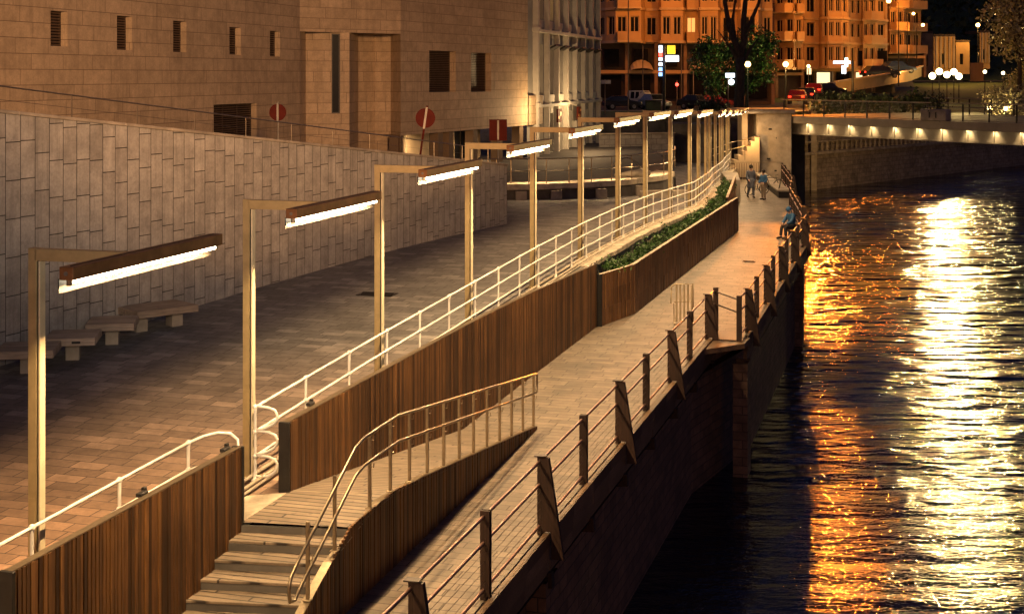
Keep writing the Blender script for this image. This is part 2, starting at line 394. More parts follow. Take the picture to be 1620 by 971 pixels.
# ---- slatted timber walls
def slatwall(name, label, line, y0, y1, bot, top, mat, pitch=.072, thick=.05, rows=1, cap=True, endcap=None, depth=.11):
    t = thing(name, label, 'wall', (line(y0), y0, 0))
    mb = MB(); L = (Vector((line(y1), y1, 0))-Vector((line(y0), y0, 0))).length; n = int(L/pitch)
    for i in range(n):
        for r in range(rows):
            y = y0+(y1-y0)*(i+.5)/n; b = bot(y); tt = top(y)
            za = b+(tt-b)*r/rows+.003; zb = b+(tt-b)*(r+1)/rows-.004
            ang = math.atan2(y1-y0, line(y1)-line(y0)); w = pitch*R.choice((.74, .78, .82))
            mb.box((line(y)-.02+R.uniform(-.006, .006), y, (za+zb)/2), (w, thick*.6, zb-za), ang)
    mb.build('slats', mat, t)
    # backing and frame
    mb = MB(); k = max(2, int((y1-y0)/1.5)); ys = [y0+(y1-y0)*i/k for i in range(k+1)]
    n2 = Vector((-.9604, .2785))
    for a, b in zip(ys, ys[1:]):
        for off in (.045, depth):
            pa, pb = (line(a)-off, a+off*.29), (line(b)-off, b+off*.29)
            mb.wall(pa, pb, (bot(a), bot(b)), (top(a)-.01, top(b)-.01))
    mb.build('backing', M['black'], t)
    if cap:
        mb = MB()
        for a, b in zip(ys, ys[1:]):
            A = Vector((line(a)-.03, a+.01, top(a)+.006)); B = Vector((line(b)-.03, b+.01, top(b)+.006))
            mb.bar(A, B, .05, .012)
            mb.bar(A+Vector((-.058, .018, -.012)), B+Vector((-.058, .018, -.012)), .06, .016)
        mb.build('cap_strip', M['steel'] if cap == 1 else M['coping'], t)
    for y, sgn in (endcap or []):
        mb = MB(); mb.box((line(y)-depth/2-.005, y+sgn*.012+.015, (bot(y)+top(y))/2), (depth+.05, .05, top(y)-bot(y)+.02), TH)
        mb.build('end_post', M['black'], t, bevel=.004)
    return t
slatwall('slatted_wall', 'shorter dark slatted timber wall beside the stairs under a white pipe rail', WX, 13.85, 18.5,
         lambda y: .0, lambda y: 1.97, M['slat'], endcap=[(13.85, -1), (18.5, 1)])
slatwall('slatted_wall', 'long tall slatted timber wall running from the landing along the ramp', WX, 19.85, 38.5,
         lambda y: rampz(y)+.005, lambda y: lerp_tab([(13, 1.96), (28, 1.96), (32.3, 1.89), (38.5, 1.7)], y), M['slat'], endcap=[(19.85, -1), (38.5, 1)])
# service boxes fixed on the wall backs
for y in (16.4, 18.35, 20.9):
    mb = MB(); mb.box((WX(y)-.15, y, 1.985), (.07, .17, .045), TH).box((WX(y)-.15, y+.1, 2.01), (.045, .06, .05), TH)
    tag(mb.build('cable_box', M['black'], bevel=.006), 'small black cable box on the plaza side of a slatted wall top', 'cable box', 'black cable boxes along the slatted walls')
def s2(y): return 3.5+.2945*(y-40.6)
def s2a(y): return 2.4+(y-38.55)*.5366
slatwall('planter_wall', 'long board clad planter wall with plants behind it beside the deck', s2, 40.6, 62.4,
         lambda y: .005, lambda y: 1.41+.05*(y-40)/22, M['slat2'], pitch=.27, rows=3, cap=2, endcap=[(62.4, 1)])
slatwall('planter_wall', 'short splayed board panel closing the near end of the planter', s2a, 38.6, 40.58,
         lambda y: .005, lambda y: 1.41, M['slat2'], pitch=.27, rows=3, cap=2, endcap=[(38.6, -1)])
def s3(y): return 9.15+.182*(y-60.5)
slatwall('planter_wall', 'pale board wall beyond the end of the planter below the white railing', s3, 62.6, 76.4,
         lambda y: .005, lambda y: 1.45, M['slat2'], pitch=.3, rows=3, cap=2)
# the rack of black brackets in the gap between the two walls
t = thing('bracket_ladder', 'black ladder of steel brackets in the gap between the timber walls', 'ladder', (2.3, 38.7, 0))
for sx in (-.12, .12):
    MB().bar((2.22+sx, 38.75, 0), (2.22+sx, 38.75, 1.5), .04, .05).build('rail', M['black'], t)
for k in range(9): MB().bar((2.08, 38.72, .12+k*.16), (2.38, 38.72, .12+k*.16), .05, .035).build('rung', M['black'], t)

# ---- ramp / stair parapet with steel handrail
def ptop(y):
    if y >= 18.2: return rampz(y)+.055
    return max(.03, 1.055-(18.2-y)*.40)
slatwall('parapet', 'low slatted timber parapet curving beside the stairs and ramp under the steel handrail', PX, 15.9, 27.4,
         lambda y: .0, ptop, M['slat'], cap=1, depth=.10, endcap=[])
t = thing('handrail', 'brushed steel double handrail with slim posts on the ramp parapet', 'handrail', (PX(27), 27, 0))
py = [27.3-.762*k for k in range(12)]
for y in py+[17.75, 16.95]:
    x = PX(y)-.05; z0 = ptop(y); top = (rampz(y)+1.06) if y > 18.2 else (1.06+1.0-(18.2-y)*.42)
    if y < 18.2: top = ptop(y)+1.0-.06
    mb = MB(); mb.box((x, y, (z0+top)/2), (.045, .03, top-z0), TH); mb.box((x, y, z0+.008), (.10, .10, .014), TH)
    if y > 18.2: mb.tube([(x, y, top-.10), (x+.055, y-.02, top-.10), (x+.06, y-.02, top-.04)], .008, 6)
    mb.tube([(x, y, top-.46), (x+.055, y-.02, top-.46), (x+.06, y-.02, top-.40)], .008, 6)
    mb.build('post', M['steel'], t, bevel=.003)
def hz(y): return (rampz(y)+1.07) if y > 18.4 else 2.07-(18.4-y)*.50
up = [(PX(y)-.0, y, hz(y)) for y in [27.33, 25, 23, 21, 19.85, 19.2, 18.6, 18.3, 17.8, 17.2, 16.6]]
lo = [(PX(y)-.0, y, hz(y)-.36) for y in [27.33, 25, 23, 21, 19.85, 19.2, 18.6, 18.3, 17.8, 17.2, 16.6]]
e = up[-1]; l0 = lo[-1]
loop = [(e[0]-.06, e[1]-.22, e[2]-.12), (e[0]-.08, e[1]-.28, e[2]-.25), (e[0]-.075, e[1]-.24, e[2]-.42), (e[0]-.04, e[1]-.1, e[2]-.45)]
MB().tube(up+loop+lo[::-1]+[(lo[0][0]+.01, lo[0][1]+.05, lo[0][2]+.1), (up[0][0]+.01, up[0][1]+.05, up[0][2]-.05), up[0]], .021, 10).build('tube', M['steel'], t, smooth=True)

# ---- white pipe railing
def pipe_rail(label, ys, hi, ends):
    t = thing('pipe_railing', label, 'railing', (LX(ys[0])+.15, ys[0], zp(ys[0])))
    for y in ys:
        x = LX(y)+.15; z = zp(y); mb = MB()
        mb.lathe((x, y, z), [(.065, 0), (.065, .015), (.035, .03), (.024, .12), (.019, .5), (.024, 1.0), (.03, 1.03)], 10)
        for h in (.35, .70, 1.05): mb.ball((x, y, z+h), .040, 8, 5)
        mb.build('post', M['white'], t, smooth=True)
    yy = [ys[0]+(ys[-1]-ys[0])*i/(len(ys)*2-2) for i in range(len(ys)*2-1)]
    for h in (.35, .70, 1.05):
        MB().tube([(LX(y)+.15, y, zp(y)+h) for y in [yy[0]-ends[0]]+yy+[yy[-1]+ends[1]]], .0215, 8).build('pipe', M['white'], t, smooth=True)
    return t
mainr = pipe_rail('long white pipe railing running along the plaza edge towards the bridge', [20.35+1.66*k for k in range(50)], 1.05, (0, .3))
x, y, z = LX(20.35)+.15, 20.35, zp(20.35)
for h in (.36, .71, 1.06):     # three returned loops at its end
    P = [Vector((x, y, z+h))+NR*a+Vector((0, 0, b)) for a, b in ((0, 0), (.12, 0), (.22, -.01), (.31, -.04), (.345, -.10), (.34, -.17), (.29, -.23), (.2, -.28), (.1, -.32), (0, -.34))]
    if h < .5: P = [Vector((p.x, p.y, max(p.z, z+.06))) for p in P]
    MB().tube(P, .021, 8).build('end_loop', M['white'], mainr, smooth=True)
r2 = pipe_rail('shorter white pipe railing on the plaza edge above the dark slatted wall', [5.3+1.66*k for k in range(8)]+[18.5], 1.05, (.5, 0))
x, y, z = LX(18.5)+.15, 18.5, zp(18.5)
P = [Vector((x, y, z+1.05))+U*a+NR*c+Vector((0, 0, b)) for a, c, b in ((0, 0, 0), (.35, .02, 0), (.62, .1, -.01), (.74, .22, -.04), (.76, .32, -.12), (.7, .36, -.22), (.45, .30, -.30), (0, .03, -.345))]
MB().tube(P, .021, 8).build('end_loop', M['white'], r2, smooth=True)

# conduits laid along the foot of the railing
for k, (o, h, r) in enumerate(((.27, .055, .028), (.36, .045, .022), (.10, .06, .03))):
    pts = [(LX(y)+o, y, zp(y)+h) for y in [19.3+1.6*i for i in range(0, 44)]]
    lab = ['thick tan pipe laid on the ground just river side of the white railing', 'thinner pipe lying outermost beside the foot of the white railing', 'pipe laid at the plaza side of the white railing foot'][k]
    tag(MB().tube(pts, r, 6).build('ground_pipe', M['coping'], smooth=True), lab, 'pipe')

# stone coping and its retaining face, seen past the end of the long slatted wall
t = thing('retaining_wall', 'rough stone retaining wall with coping under the far part of the white railing', 'wall', (3, 40, 0))
yc = [38.7+i*1.05 for i in range(62)]
mb = MB()
for a, b in zip(yc, yc[1:]):
    xa, xb = LX(a)+.02, LX(b)+.02; e = R.uniform(.52, .60); zz = R.uniform(.0, .025)
    mb.raw([(xa, a+.01, zp(a)-.12), (xa+e, a-.05, zp(a)-.12), (xb+e, b-.07, zp(b)-.12), (xb, b-.01, zp(b)-.12),
            (xa, a+.01, zp(a)+.035+zz), (xa+e, a-.05, zp(a)+.03+zz), (xb+e, b-.07, zp(b)+.03+zz), (xb, b-.01, zp(b)+.035+zz)],
           [(3,2,1,0), (4,5,6,7), (0,1,5,4), (1,2,6,5), (2,3,7,6), (3,0,4,7)])
mb.build('coping', M['coping'], t, bevel=.02)
mb = MB()
for a, b in zip(yc, yc[1:]):
    e = .50+R.uniform(-.03, .02)
    mb.raw([(LX(a)+e, a, 0), (LX(b)+e, b-.02, 0), (LX(b)+e, b-.02, zp(b)-.115), (LX(a)+e, a, zp(a)-.115)], [(0, 1, 2, 3)])
    mb.box((LX(a)+e-.06, a, zp(a)/2-.08), (.16, .05, zp(a)-.1), TH)
mb.build('wall_face', M['coping'], t)
# soil + plants of the planter
mb = MB()
for i in range(40):
    a = 39+i*.6; b = a+.6
    mb.face([(LX(a)+.5, a, 1.0), ((s2(a) if a > 40.6 else s2a(a))-.14, a, 1.0), ((s2(b) if b > 40.6 else s2a(b))-.14, b, 1.0), (LX(b)+.5, b, 1.0)])
struct('planter_ground', mb, M['soil'])

def leaf_card(mb, c, r, aspect=.45):
    a = Vector((R.gauss(0, 1), R.gauss(0, 1), R.gauss(0, 1))).normalized(); b = a.cross(Vector((R.gauss(0, 1), R.gauss(0, 1), R.gauss(0, 1)))).normalized()
    a *= r; b *= r*aspect; c = Vector(c)
    v = R.random(); mb.face([c-a, c-b*.9+a*.1, c+a, c+b*.9+a*.1], var=v)
def shrub(label, x, y, z, w, h, n, mat, lr=.06, group=None):
    t = thing('planter_shrub', label, 'plant', (x, y, z), group=group)
    mb = MB(); clumps = [(R.gauss(0, w*.35), R.gauss(0, w*.45), R.uniform(.25, .9)*h) for _ in range(max(4, n//60))]
    for i in range(n):
        k = R.choice(clumps); q = h*.28
        leaf_card(mb, (x+k[0]+R.gauss(0, q*.7), y+k[1]+R.gauss(0, q), max(z+.03, z+k[2]+R.gauss(0, q*.6))), R.uniform(lr*.6, lr*1.4))
    mb.build('foliage', mat, t)
    mb = MB()
    for i in range(5): mb.tube([(x+R.uniform(-.1, .1), y+R.uniform(-.1, .1), z-.02), (x+R.uniform(-.2, .2), y+R.uniform(-.25, .25), z+h*.7)], [.012, .004], 5)
    mb.build('stem', M['bark'], t)
names = ['broad leafy', 'low spreading', 'dense bushy', 'loose airy', 'tufted']
for k in range(19):
    y = 40.2+k*1.2
    s2x = (s2(y) if y > 40.6 else s2a(y))
    mid = (LX(y)+.5+s2x-.14)/2; w = max(.25, s2x-.14-LX(y)-.5)
    shrub('green plant in the planter between the stone wall and the board wall', mid, y, 1.0, w*.45, .42 if k % 4 else .6, 420, M['leaf'], .055, 'plants growing in the planter')
for k in range(9):
    y = 64+k*1.3; mid = (LX(y)+.5+s3(y))/2
    shrub('green plant in the far narrow bed below the white railing', mid, y, .9, .35, .5, 200, M['leaf'], .07, 'plants in the far narrow bed')
mb = MB()
for i in range(10):
    a = 62.4+i*1.4; b = a+1.4
    mb.face([(LX(a)+.5, a, .9), (s3(a)-.14, a, .9), (s3(b)-.14, b, .9), (LX(b)+.5, b, .9)])
struct('far_planter_ground', mb, M['soil'])

# ---- lamps
NAMES = ['first', 'second', 'third', 'fourth', 'fifth', 'sixth', 'seventh', 'eighth', 'ninth', 'tenth', 'eleventh', 'twelfth', 'thirteenth', 'fourteenth', 'fifteenth', 'sixteenth', 'seventeenth', 'eighteenth']
def make_lamp():
    t = thing('lamp_post', '-', 'street lamp', (0, 0, 0), local=True)
    mb = MB(); mb.box((-.035, 0, 2), (.105, .10, 4.0)); mb.build('post', M['gold'], t, bevel=.004)
    mb = MB(); mb.box((.030, 0, 1.93), (.026, .055, 3.86)); mb.build('slot', M['slot'], t)
    mb = MB(); mb.box((.054, 0, 1.93), (.022, .10, 3.86)); mb.build('flange', M['gold_lit'], t, bevel=.003)
    mb = MB(); mb.box((.62, 0, 3.93), (1.25, .10, .13)); mb.build('arm', M['gold'], t, bevel=.004)
    mb = MB(); mb.box((-.02, 0, .012), (.30, .28, .02))
    for a in (-.11, .09):
        for b in (-.1, .1): mb.lathe((a, b, .02), [(.014, 0), (.014, .02), (.008, .03)], 6)
    mb.build('base_plate', M['gold'], t)
    mb = MB(); mb.box((-.036, -.052, 1.1), (.075, .006, .34)); mb.build('service_hatch', M['gold'], t, bevel=.002)
    f = MB().box((1.34, .05, 3.965), (.155, 3.06, .13)).build('lamp_box', M['copper'], t, bevel=.005)
    mb = MB(); mb.box((1.34, .05, 4.032), (.02, 2.9, .006)); c = mb.build('box_seam', M['slot'], t); c.parent = f
    q = MB().box((1.256, .05, 3.840), (.012, 3.06, .14)).build('shade_lip', M['slot'], t); q.parent = f
    for s in (-1, 1):
        q = MB().tube([(1.35, .05+s*.03, 3.876), (1.35, .05+s*1.45, 3.876)], .022, 8).build('tube_light', M['led'], t, smooth=True); q.parent = f
        q = MB().lathe((1.35, .05+s*1.485, 3.874), [(.03, -.03), (.03, .03)], 8).build('end_cap', M['steel'], t); q.parent = f
        q = MB().tube([(1.34, .05+s*1.53, 3.965), (1.34, .05+s*1.54, 3.965)], .022, 8).build('bolt', M['signsteel'], t); q.parent = f
    return t
lampy = [15.6, 20.5, 25.4, 30.4, 35.4, 40.3, 45.2, 49.6, 54.5, 59.0, 64, 69, 74, 79, 84, 89, 94, 99]
proto = make_lamp()
for i, y in enumerate([10.2]+lampy):
    o = proto if i == 0 else copy_tree(proto)
    sl = LX(y+1)-LX(y); rz = -math.atan(sl)
    o.matrix_basis = Matrix.Translation(Vector((LX(y), y, zp(y)))) @ Matrix.Rotation(rz, 4, 'Z')
    o['label'] = ('%s tall gold lamp post of the row, counted from the dark wall by the stairs' % NAMES[i-1]) if i else 'gold lamp post before the first one of the row, its tube over the stair wall'
    o['group'] = 'gold lamp posts along the white railing'
    c = o.matrix_basis @ Vector((1.365, .05, 3.842))
    li = light('tube_lamp', 'AREA', (0, 0, 0), 400 if y < 35 else 310 if y < 60 else 175, WARM, shape='RECTANGLE', size=.03, size_y=2.9)
    li.matrix_basis = Matrix.Translation(c) @ Matrix.Rotation(rz, 4, 'Z')
    # the tubes also throw light sideways on arms and posts

# ---- benches by the stone wall
def make_bench(L, legs, k):
    t = thing('bench', k, 'bench', (0, 0, 0), local=True, group='timber slab benches along the stone wall')
    mb = MB(); 
    for i in range(6): mb.box((0, -.42+i*.168, .405), (L, .162, .15))
    mb.build('seat', M['benchtop'], t, bevel=.006)
    for x in legs: MB().box((x, 0, .15), (.26, .30, .36)).build('leg', M['conc'], t, bevel=.01)
    for x in legs: MB().box((x, 0, .322), (.34, .44, .014)).build('mount_plate', M['copper'], t)
    return t
for (fx, fy, L, legs, rz, lab) in [
        (45, 588, 1.05, [0], .16, 'square timber slab bench half hidden by the first gold lamp post'),
        (116, 570, .95, [0], .16, 'small square timber bench with a dark hand hole in its front edge'),
        (178, 549, .95, [0], .16, 'square timber bench between the hand hole bench and the long two-legged bench'),
        (248, 528, 1.45, [-.42, .42], .75, 'longest timber slab bench, standing on two concrete legs by the wall')]:
    p = gp(fx, fy, 1.25); p.z = zp(p.y)
    b = make_bench(L, legs, lab); b.matrix_basis = Matrix.Translation(p) @ Matrix.Rotation(rz, 4, 'Z')
    if 'hand hole' in lab and 'between' not in lab:
        MB().box((.12, -.508, .40), (.16, .012, .045)).build('hand_hole', M['black'], b)
t = thing('fire_hydrant', 'red hydrant at the foot of the stone wall beside the benches', 'hydrant', (0, 0, 0))
p = gp(6, 577, 1.2); MB().lathe(p, [(.13, 0), (.13, .05), (.09, .08), (.09, .42), (.12, .44), (.10, .52), (.03, .6)], 12).build('body', M['red'], t, smooth=True)
MB().tube([p+Vector((-.15, 0, .3)), p+Vector((.15, 0, .3))], .045, 8).build('outlet', M['red'], t)

# ---- drains and covers
for (x, y, z, w, l, lab) in [(597, 469, 1.45, .9, .55, 'dark rectangular drain grate set in the plaza paving'), (1185, 414, 0, .45, .5, 'small dark cover plate set in the riverside deck')]:
    p = gp(x, y, z); p.z = zp(p.y) if z else 0; mb = MB(); mb.box(p+Vector((0, 0, .004)), (w, l, .012), TH)
    for k in range(6): mb.box(p+Vector((0, -l/2+l*(k+.5)/6, .012)), (w*.9, .02, .01), TH)
    tag(mb.build('drain_cover', M['black']), lab, 'drain cover')

# ---- river railing
def river_rail(label, pts, lamps, start=0, ends=(0, 0)):
    """pts: list of (x, y, kind) posts"""
    t = thing('river_railing', label, 'railing', (pts[0][0], pts[0][1], 0))
    for x, y, kind in pts:
        if kind == 'S':
            mb = MB()
            for s in (-1, 1): mb.box(Vector((x, y, .57))+U*(s*.035), (.13, .03, 1.18), TH)
            mb.box((x, y, .55), (.08, .045, 1.1), TH)
            for h in (.2, .5, .8): mb.tube([Vector((x, y, h))-U*.06, Vector((x, y, h))+U*.06], .012, 6)
            mb.build('post', M['darkwood'], t, bevel=.004)
        elif kind == 'T':
            mb = MB(); mb.box((x, y, .58), (.10, .05, 1.16), TH)
            mb.box((x, y, 1.17), (.19, .13, .02), TH)
            mb.build('post', M['darkwood'], t, bevel=.004)
            # raking outer leg, a tapered board reaching below the deck edge
            c = Vector((x, y, 0)); prof = [(.02, 1.15), (.13, 1.15), (.36, -.34), (.17, -.34), (.165, .06), (.03, .06)]
            vs = [c+NR*a+Vector((0, 0, b))+U*s for s in (-.04, .04) for a, b in prof]; n = len(prof)
            MB().raw(vs, [tuple(range(n)), tuple(range(2*n-1, n-1, -1))]+[(i, n+i, n+(i+1) % n, (i+1) % n) for i in range(n)]).build('raking_leg', M['darkwood'], t, bevel=.004)
    P = [Vector((x, y, 0)) for x, y, _ in pts]
    for h, r, nm in ((1.08, .024, 'tube'), (.74, .024, 'tube'), (.13, .024, 'tube')):
        MB().tube([p+Vector((0, 0, h))-NR*.02 for p in P], r, 8).build(nm, M['tube'], t, smooth=True)
    for h in (.63, .51, .39, .26):
        MB().tube([p+Vector((0, 0, h)) for p in P], .004, 4).build('wire', M['wire'], t)
    return t
k = 0; pts = []
for i in range(14):
    y = 5.5+2.6*i
    pts.append((-.34+.295*(y-18.5), y, 'T' if i % 2 == 0 else 'S'))
pts = [p for p in pts if p[1] < 37.2]+[(5.43, 37.9, 'S')]
river_rail('dark timber post railing with copper tubes along the river edge before the gate step', pts, 0)
def e2(y): return lerp_tab([(p[1], p[0]) for p in EDGE2], y)
pts = [(5.83, 36.5, 'S')]; yy = 37.7; i = 0
while yy < 60.5: pts.append((e2(yy), yy, 'T' if i % 2 == 0 else 'S')); yy += 2.33; i += 1
river_rail('railing of dark timber posts continuing outwards past the gate step beside the water', pts, 0)
pts = [(e2(y)-.12, y, 'T' if j % 2 == 0 else 'S') for j, y in enumerate([61.4+2.35*q for q in range(14)])]
river_rail('last stretch of dark post railing curving to the bridge pier', pts, 0)
# gate rail across the step
t = thing('gate_rail', 'short level gate rail closing the step in the river railing', 'gate', (5.5, 37, 0))
for h in (1.05, .72): MB().tube([(5.47, 37.75, h), (5.80, 36.6, h)], .022, 8).build('tube', M['darkwood'], t)
MB().box((5.64, 37.2, -.0), (.6, 1.3, .04), TH).build('step_plate', M['darkwood'], t)

# ---- deck edge timber and structure
t = thing('deck_edge', 'heavy timber fascia boards and joists under the river edge of the deck', 'fascia', (0, 20, -.3))
def eline(y): return deck_right(y)
ys = [3+i*1.3 for i in range(27)]
for row, (z0, z1, o) in enumerate(((-.16, .035, .0), (-.36, -.17, -.02), (-.58, -.37, -.05))):
    mb = MB()
    for a, b in zip(ys, ys[1:]):
        off = R.uniform(-.006, .006)
        xa, xb = eline(min(a, 37))+o+off, eline(min(b, 37))+o+off
        if row == 0: mb.bar((xa-.03, a+.006, (z0+z1)/2), (xb-.03, b-.006, (z0+z1)/2), .12, z1-z0)
        else: mb.bar((xa, a+.006, (z0+z1)/2), (xb, b-.006, (z0+z1)/2), .07, z1-z0)
    mb.build('fascia_board', M['edgewood'], t, bevel=.005)
ys2 = [37.1+i*1.4 for i in range(41)]
for row, (z0, z1, o) in enumerate(((-.16, .035, .0), (-.36, -.17, -.02), (-.58, -.37, -.05))):
    mb = MB()
    for a, b in zip(ys2, ys2[1:]):
        if b > 93.5: break
        mb.bar((eline(a)+o-.03, a+.006, (z0+z1)/2), (eline(b)+o-.03, b-.006, (z0+z1)/2), .09, z1-z0)
    mb.build('fascia_board', M['edgewood'], t)
for i in range(13):
    y = 5.5+2.6*i; x = eline(y)
    MB().bar((x-.9, y+.26, -.72), (x+.06, y-.02, -.66), .14, .22).build('joist', M['darkwood'], t)
# quay wall below
t = thing('quay_wall', 'dark brick river wall with piers under the timber deck', 'wall', (0, 30, -2))
mb = MB(); ys = [2, 14, 24, 35.4]+[40+i*6 for i in range(9)]+[94]
qx = lambda y: deck_right(y)-.30
u = 0
for a, b in zip(ys, ys[1:]):
    mb.wall((qx(a), a), (qx(b), b), WATER_Z-1.5, -.3, u); u += math.hypot(qx(b)-qx(a), b-a)
mb.build('wall_face', M['brick'], t)
for y in (21.3, 37.2, 55):
    mb = MB(); x = qx(y)+.12
    for f in ((-.3, .35), ):
        a = (x+.10, y-.35); b = (x+.10+.0, y+.35)
    c = Vector((x, y, 0)); q = [c-U*.35-NR*.2, c-U*.35+NR*.18, c+U*.35+NR*.18, c+U*.35-NR*.2]
    for i in range(4): mb.wall(q[i], q[(i+1) % 4], WATER_Z-1.5, -.66)
    mb.build('pier', M['brick'], t)
# timber soffit between wall and fascia
mb = MB()
for a, b in zip(ys, ys[1:]): mb.face([(qx(a)-.1, a, -.62), (eline(a), a, -.6), (eline(b), b, -.6), (qx(b)-.1, b, -.62)])
mb.build('soffit', M['darkwood'], t)

# ---- crowd barrier
p = gp(1079, 512, 0)
t = thing('crowd_barrier', 'tan slatted metal barrier panel standing upright on the deck by the railing', 'barrier', p, rz=-.12, local=True)
fr = [(-.29, 0, .92), (-.30, 0, .55), (-.22, 0, .55), (-.22, 0, .06), (.30, 0, .06), (.30, 0, 1.1), (-.20, 0, 1.08), (-.29, 0, 1.0), (-.29, 0, .90)]
MB().tube(fr, .02, 8).build('frame', M['barrier'], t, smooth=True)
MB().bar((-.22, 0, .60), (.30, 0, .62), .03, .03).build('cross_bar', M['barrier'], t)
for k in range(5): MB().box((-.15+k*.105, 0, .57), (.055, .015, 1.0)).build('slat', M['barrier'], t)
for sx in (-.2, .28): MB().box((sx, 0, .035), (.05, .45, .03)).build('foot', M['barrier'], t)

# ---- low platform bench near the pier
t = thing('platform_bench', 'long low pale platform bench beside the curving river railing', 'bench', (15.2, 86, 0))
q = [(14.75, 79), (15.5, 79), (16.55, 93), (15.9, 93)]
MB().prism(q, .36, .46).build('seat', M['conc'], t, bevel=.01)
MB().prism([(14.83, 79.1), (15.42, 79.1), (16.47, 92.8), (15.98, 92.8)], 0, .36).build('plinth', M['black'], t)
# concrete block and end fence
tag(MB().prism([(11.5, 76), (12.2, 76), (13.0, 82), (12.1, 82.3)], 0, 1.25).build('concrete_block', M['conc'], bevel=.03), 'plain concrete block at the end of the planter walls', 'block')
t = thing('end_fence', 'thin steel fence closing the deck in front of the bridge pier', 'fence', (16, 93, 0))
MB().tube([(12.8, 93.4, 1.12), (17.8, 93.4, 1.12)], .025, 6).build('top_rail', M['steel'], t)
for x in (12.8, 14.3, 16.2, 17.8): MB().tube([(x, 93.4, 0), (x, 93.4, 1.12)], .022, 6).build('post', M['steel'], t)
for k in range(14): MB().bar((14.0+k*.16, 93.6, .05), (14.0+k*.16, 93.6, 1.05), .07, .02).build('picket', M['slat2'], t)
# ================================================================== WALLS AND BUILDINGS
t = thing('stone_retaining_wall', 'pale panelled stone retaining wall with a long sloping top behind the benches', 'wall', (-5, 38, 0))
mb = MB(); mb.wall((BX(14), 14), (BX(50.2), 50.2), (.5, 1.3), (BT(14), BT(50.2))); mb.wall((BX(50.2), 50.2), (BX(50.2)-.5, 50.4), .9, BT(50.2)); mb.build('wall_face', M['rwall'], t)
mb = MB(); n = 24
for i in range(n):
    a = 14+36.25*i/n; b = 14+36.25*(i+1)/n
    mb.bar((BX(a)-.17, a+.01, BT(a)+.03), (BX(b)-.17, b-.01, BT(b)+.03), .42, .07)
mb.build('coping', M['conc'], t, bevel=.01)
MB().wall((BX(50.2)-.5, 50.2), (BX(14)-.5, 14), (BT(50.2)-.9, BT(14)-.9), (BT(50.2), BT(14))).build('back_face', M['conc'], t)
# glass guard with a thin rail on the street behind
t = thing('glass_railing', 'thin glass guard rail with slim posts above the sloping stone wall', 'railing', (-6, 38, 4))
gy = [20+i*2.05 for i in range(16)]
gx = lambda y: BX(y)-.9
MB().tube([(gx(y), y, BT(y)+.62) for y in gy], .017, 6).build('rail', M['steel'], t)
for y in gy: MB().tube([(gx(y), y, BT(y)-.5), (gx(y), y, BT(y)+.6)], .014, 6).build('post', M['steel'], t)
for h in (.1, .35): MB().tube([(gx(y), y, BT(y)+h) for y in gy], .004, 4).build('wire', M['wire'], t)

# street behind the wall, falling towards the terrace
mb = MB()
prof = [(10, 7.0), (20, 6.2), (30, 5.2), (40, 4.2), (50.2, 3.1), (58, 2.4), (66, 1.9), (112, 1.9)]
for a, b in zip(prof, prof[1:]):
    xa = BX(min(a[0], 50.2))-.45 if a[0] <= 50.2 else (-.6 if a[0] < 60 else 8); xb = BX(min(b[0], 50.2))-.45 if b[0] <= 50.2 else (-.6 if b[0] < 60 else 8)
    if a[0] == 66: xa = xb = 1.2
    if b[0] == 66: xb = -.7
    mb.face([(-32, a[0], a[1]), (xa, a[0], a[1]), (xb, b[0], b[1]), (-32, b[0], b[1])]) if a[0] < 66 else mb.face([(-32, a[0], 1.6), (xa, a[0], 1.6), (xb, b[0], 1.6), (-32, b[0], 1.6)])
struct('upper_street', mb, M['asphalt'])

# ---- terrace with a lit ledge
q = [dp(803, 293, 64), dp(860, 297, 64.5), dp(930, 298, 65.5), dp(1000, 296, 67), dp(1050, 291, 69), dp(1079, 285, 71)]
TZ = 1.9
t = thing('terrace', 'raised stone terrace with a pale glowing ledge below the grey building', 'terrace', (2, 66, 1))
front = [(-1.4, 64.0), (-.1, 63.9), (1.5, 64.2), (3.6, 65.2), (5.6, 67), (7.4, 69.6), (8.3, 72.5)]
poly = front+[(9.0, 80), (9.5, 104), (-2, 104), (-2, 66)]
ledge = front+[(p[0]-.1-i*.12, p[1]+1.15) for i, p in reversed(list(enumerate(front)))]
MB().prism(ledge, 1.66, TZ+.03).build('ledge', M['coping'], t, bevel=.02)
MB().prism([(p[0]-.1-i*.12, p[1]+1.16) for i, p in enumerate(front)]+[(9.0, 80), (9.5, 104), (-2, 104), (-2, 66)], 1.62, TZ-.02).build('floor', M['asphalt'], t)
mb = MB()
for a, b in zip(front, front[1:]): mb.wall((a[0]+.05, a[1]+.3), (b[0]+.05, b[1]+.3), .9, 1.62)
mb.wall((8.35, 72.5), (9.0, 80), .9, 1.62); mb.wall((9.0, 80), (9.5, 104), .5, 1.62); mb.build('front_wall', M['dconc'], t)
for k in range(5):
    a = front[k]; mb = MB(); mb.box((a[0]+.5, a[1]+.12, 1.25), (.5, .3, .72), .1); mb.build('buttress', M['conc'], t)
t = thing('terrace_railing', 'slim steel railing with posts following the terrace ledge', 'railing', (2, 66, TZ))
for h, r in ((1.85, .028), (.95, .018)): MB().tube([(a[0]+.05, a[1]+.15, TZ+h*.62) for a in front]+[(8.7, 76, TZ+h*.62)], r, 6).build('rail', M['steel'], t)
for i in range(len(front)-1):
    for f in (.0, .5):
        a = Vector(front[i]).lerp(Vector(front[i+1]), f); MB().tube([(a[0]+.05, a[1]+.15, TZ), (a[0]+.05, a[1]+.15, TZ+1.15)], .022, 6).build('post', M['steel'], t)
MB().tube([(8.7, 76, TZ), (8.7, 76, TZ+1.15)], .03, 6).build('post', M['steel'], t)
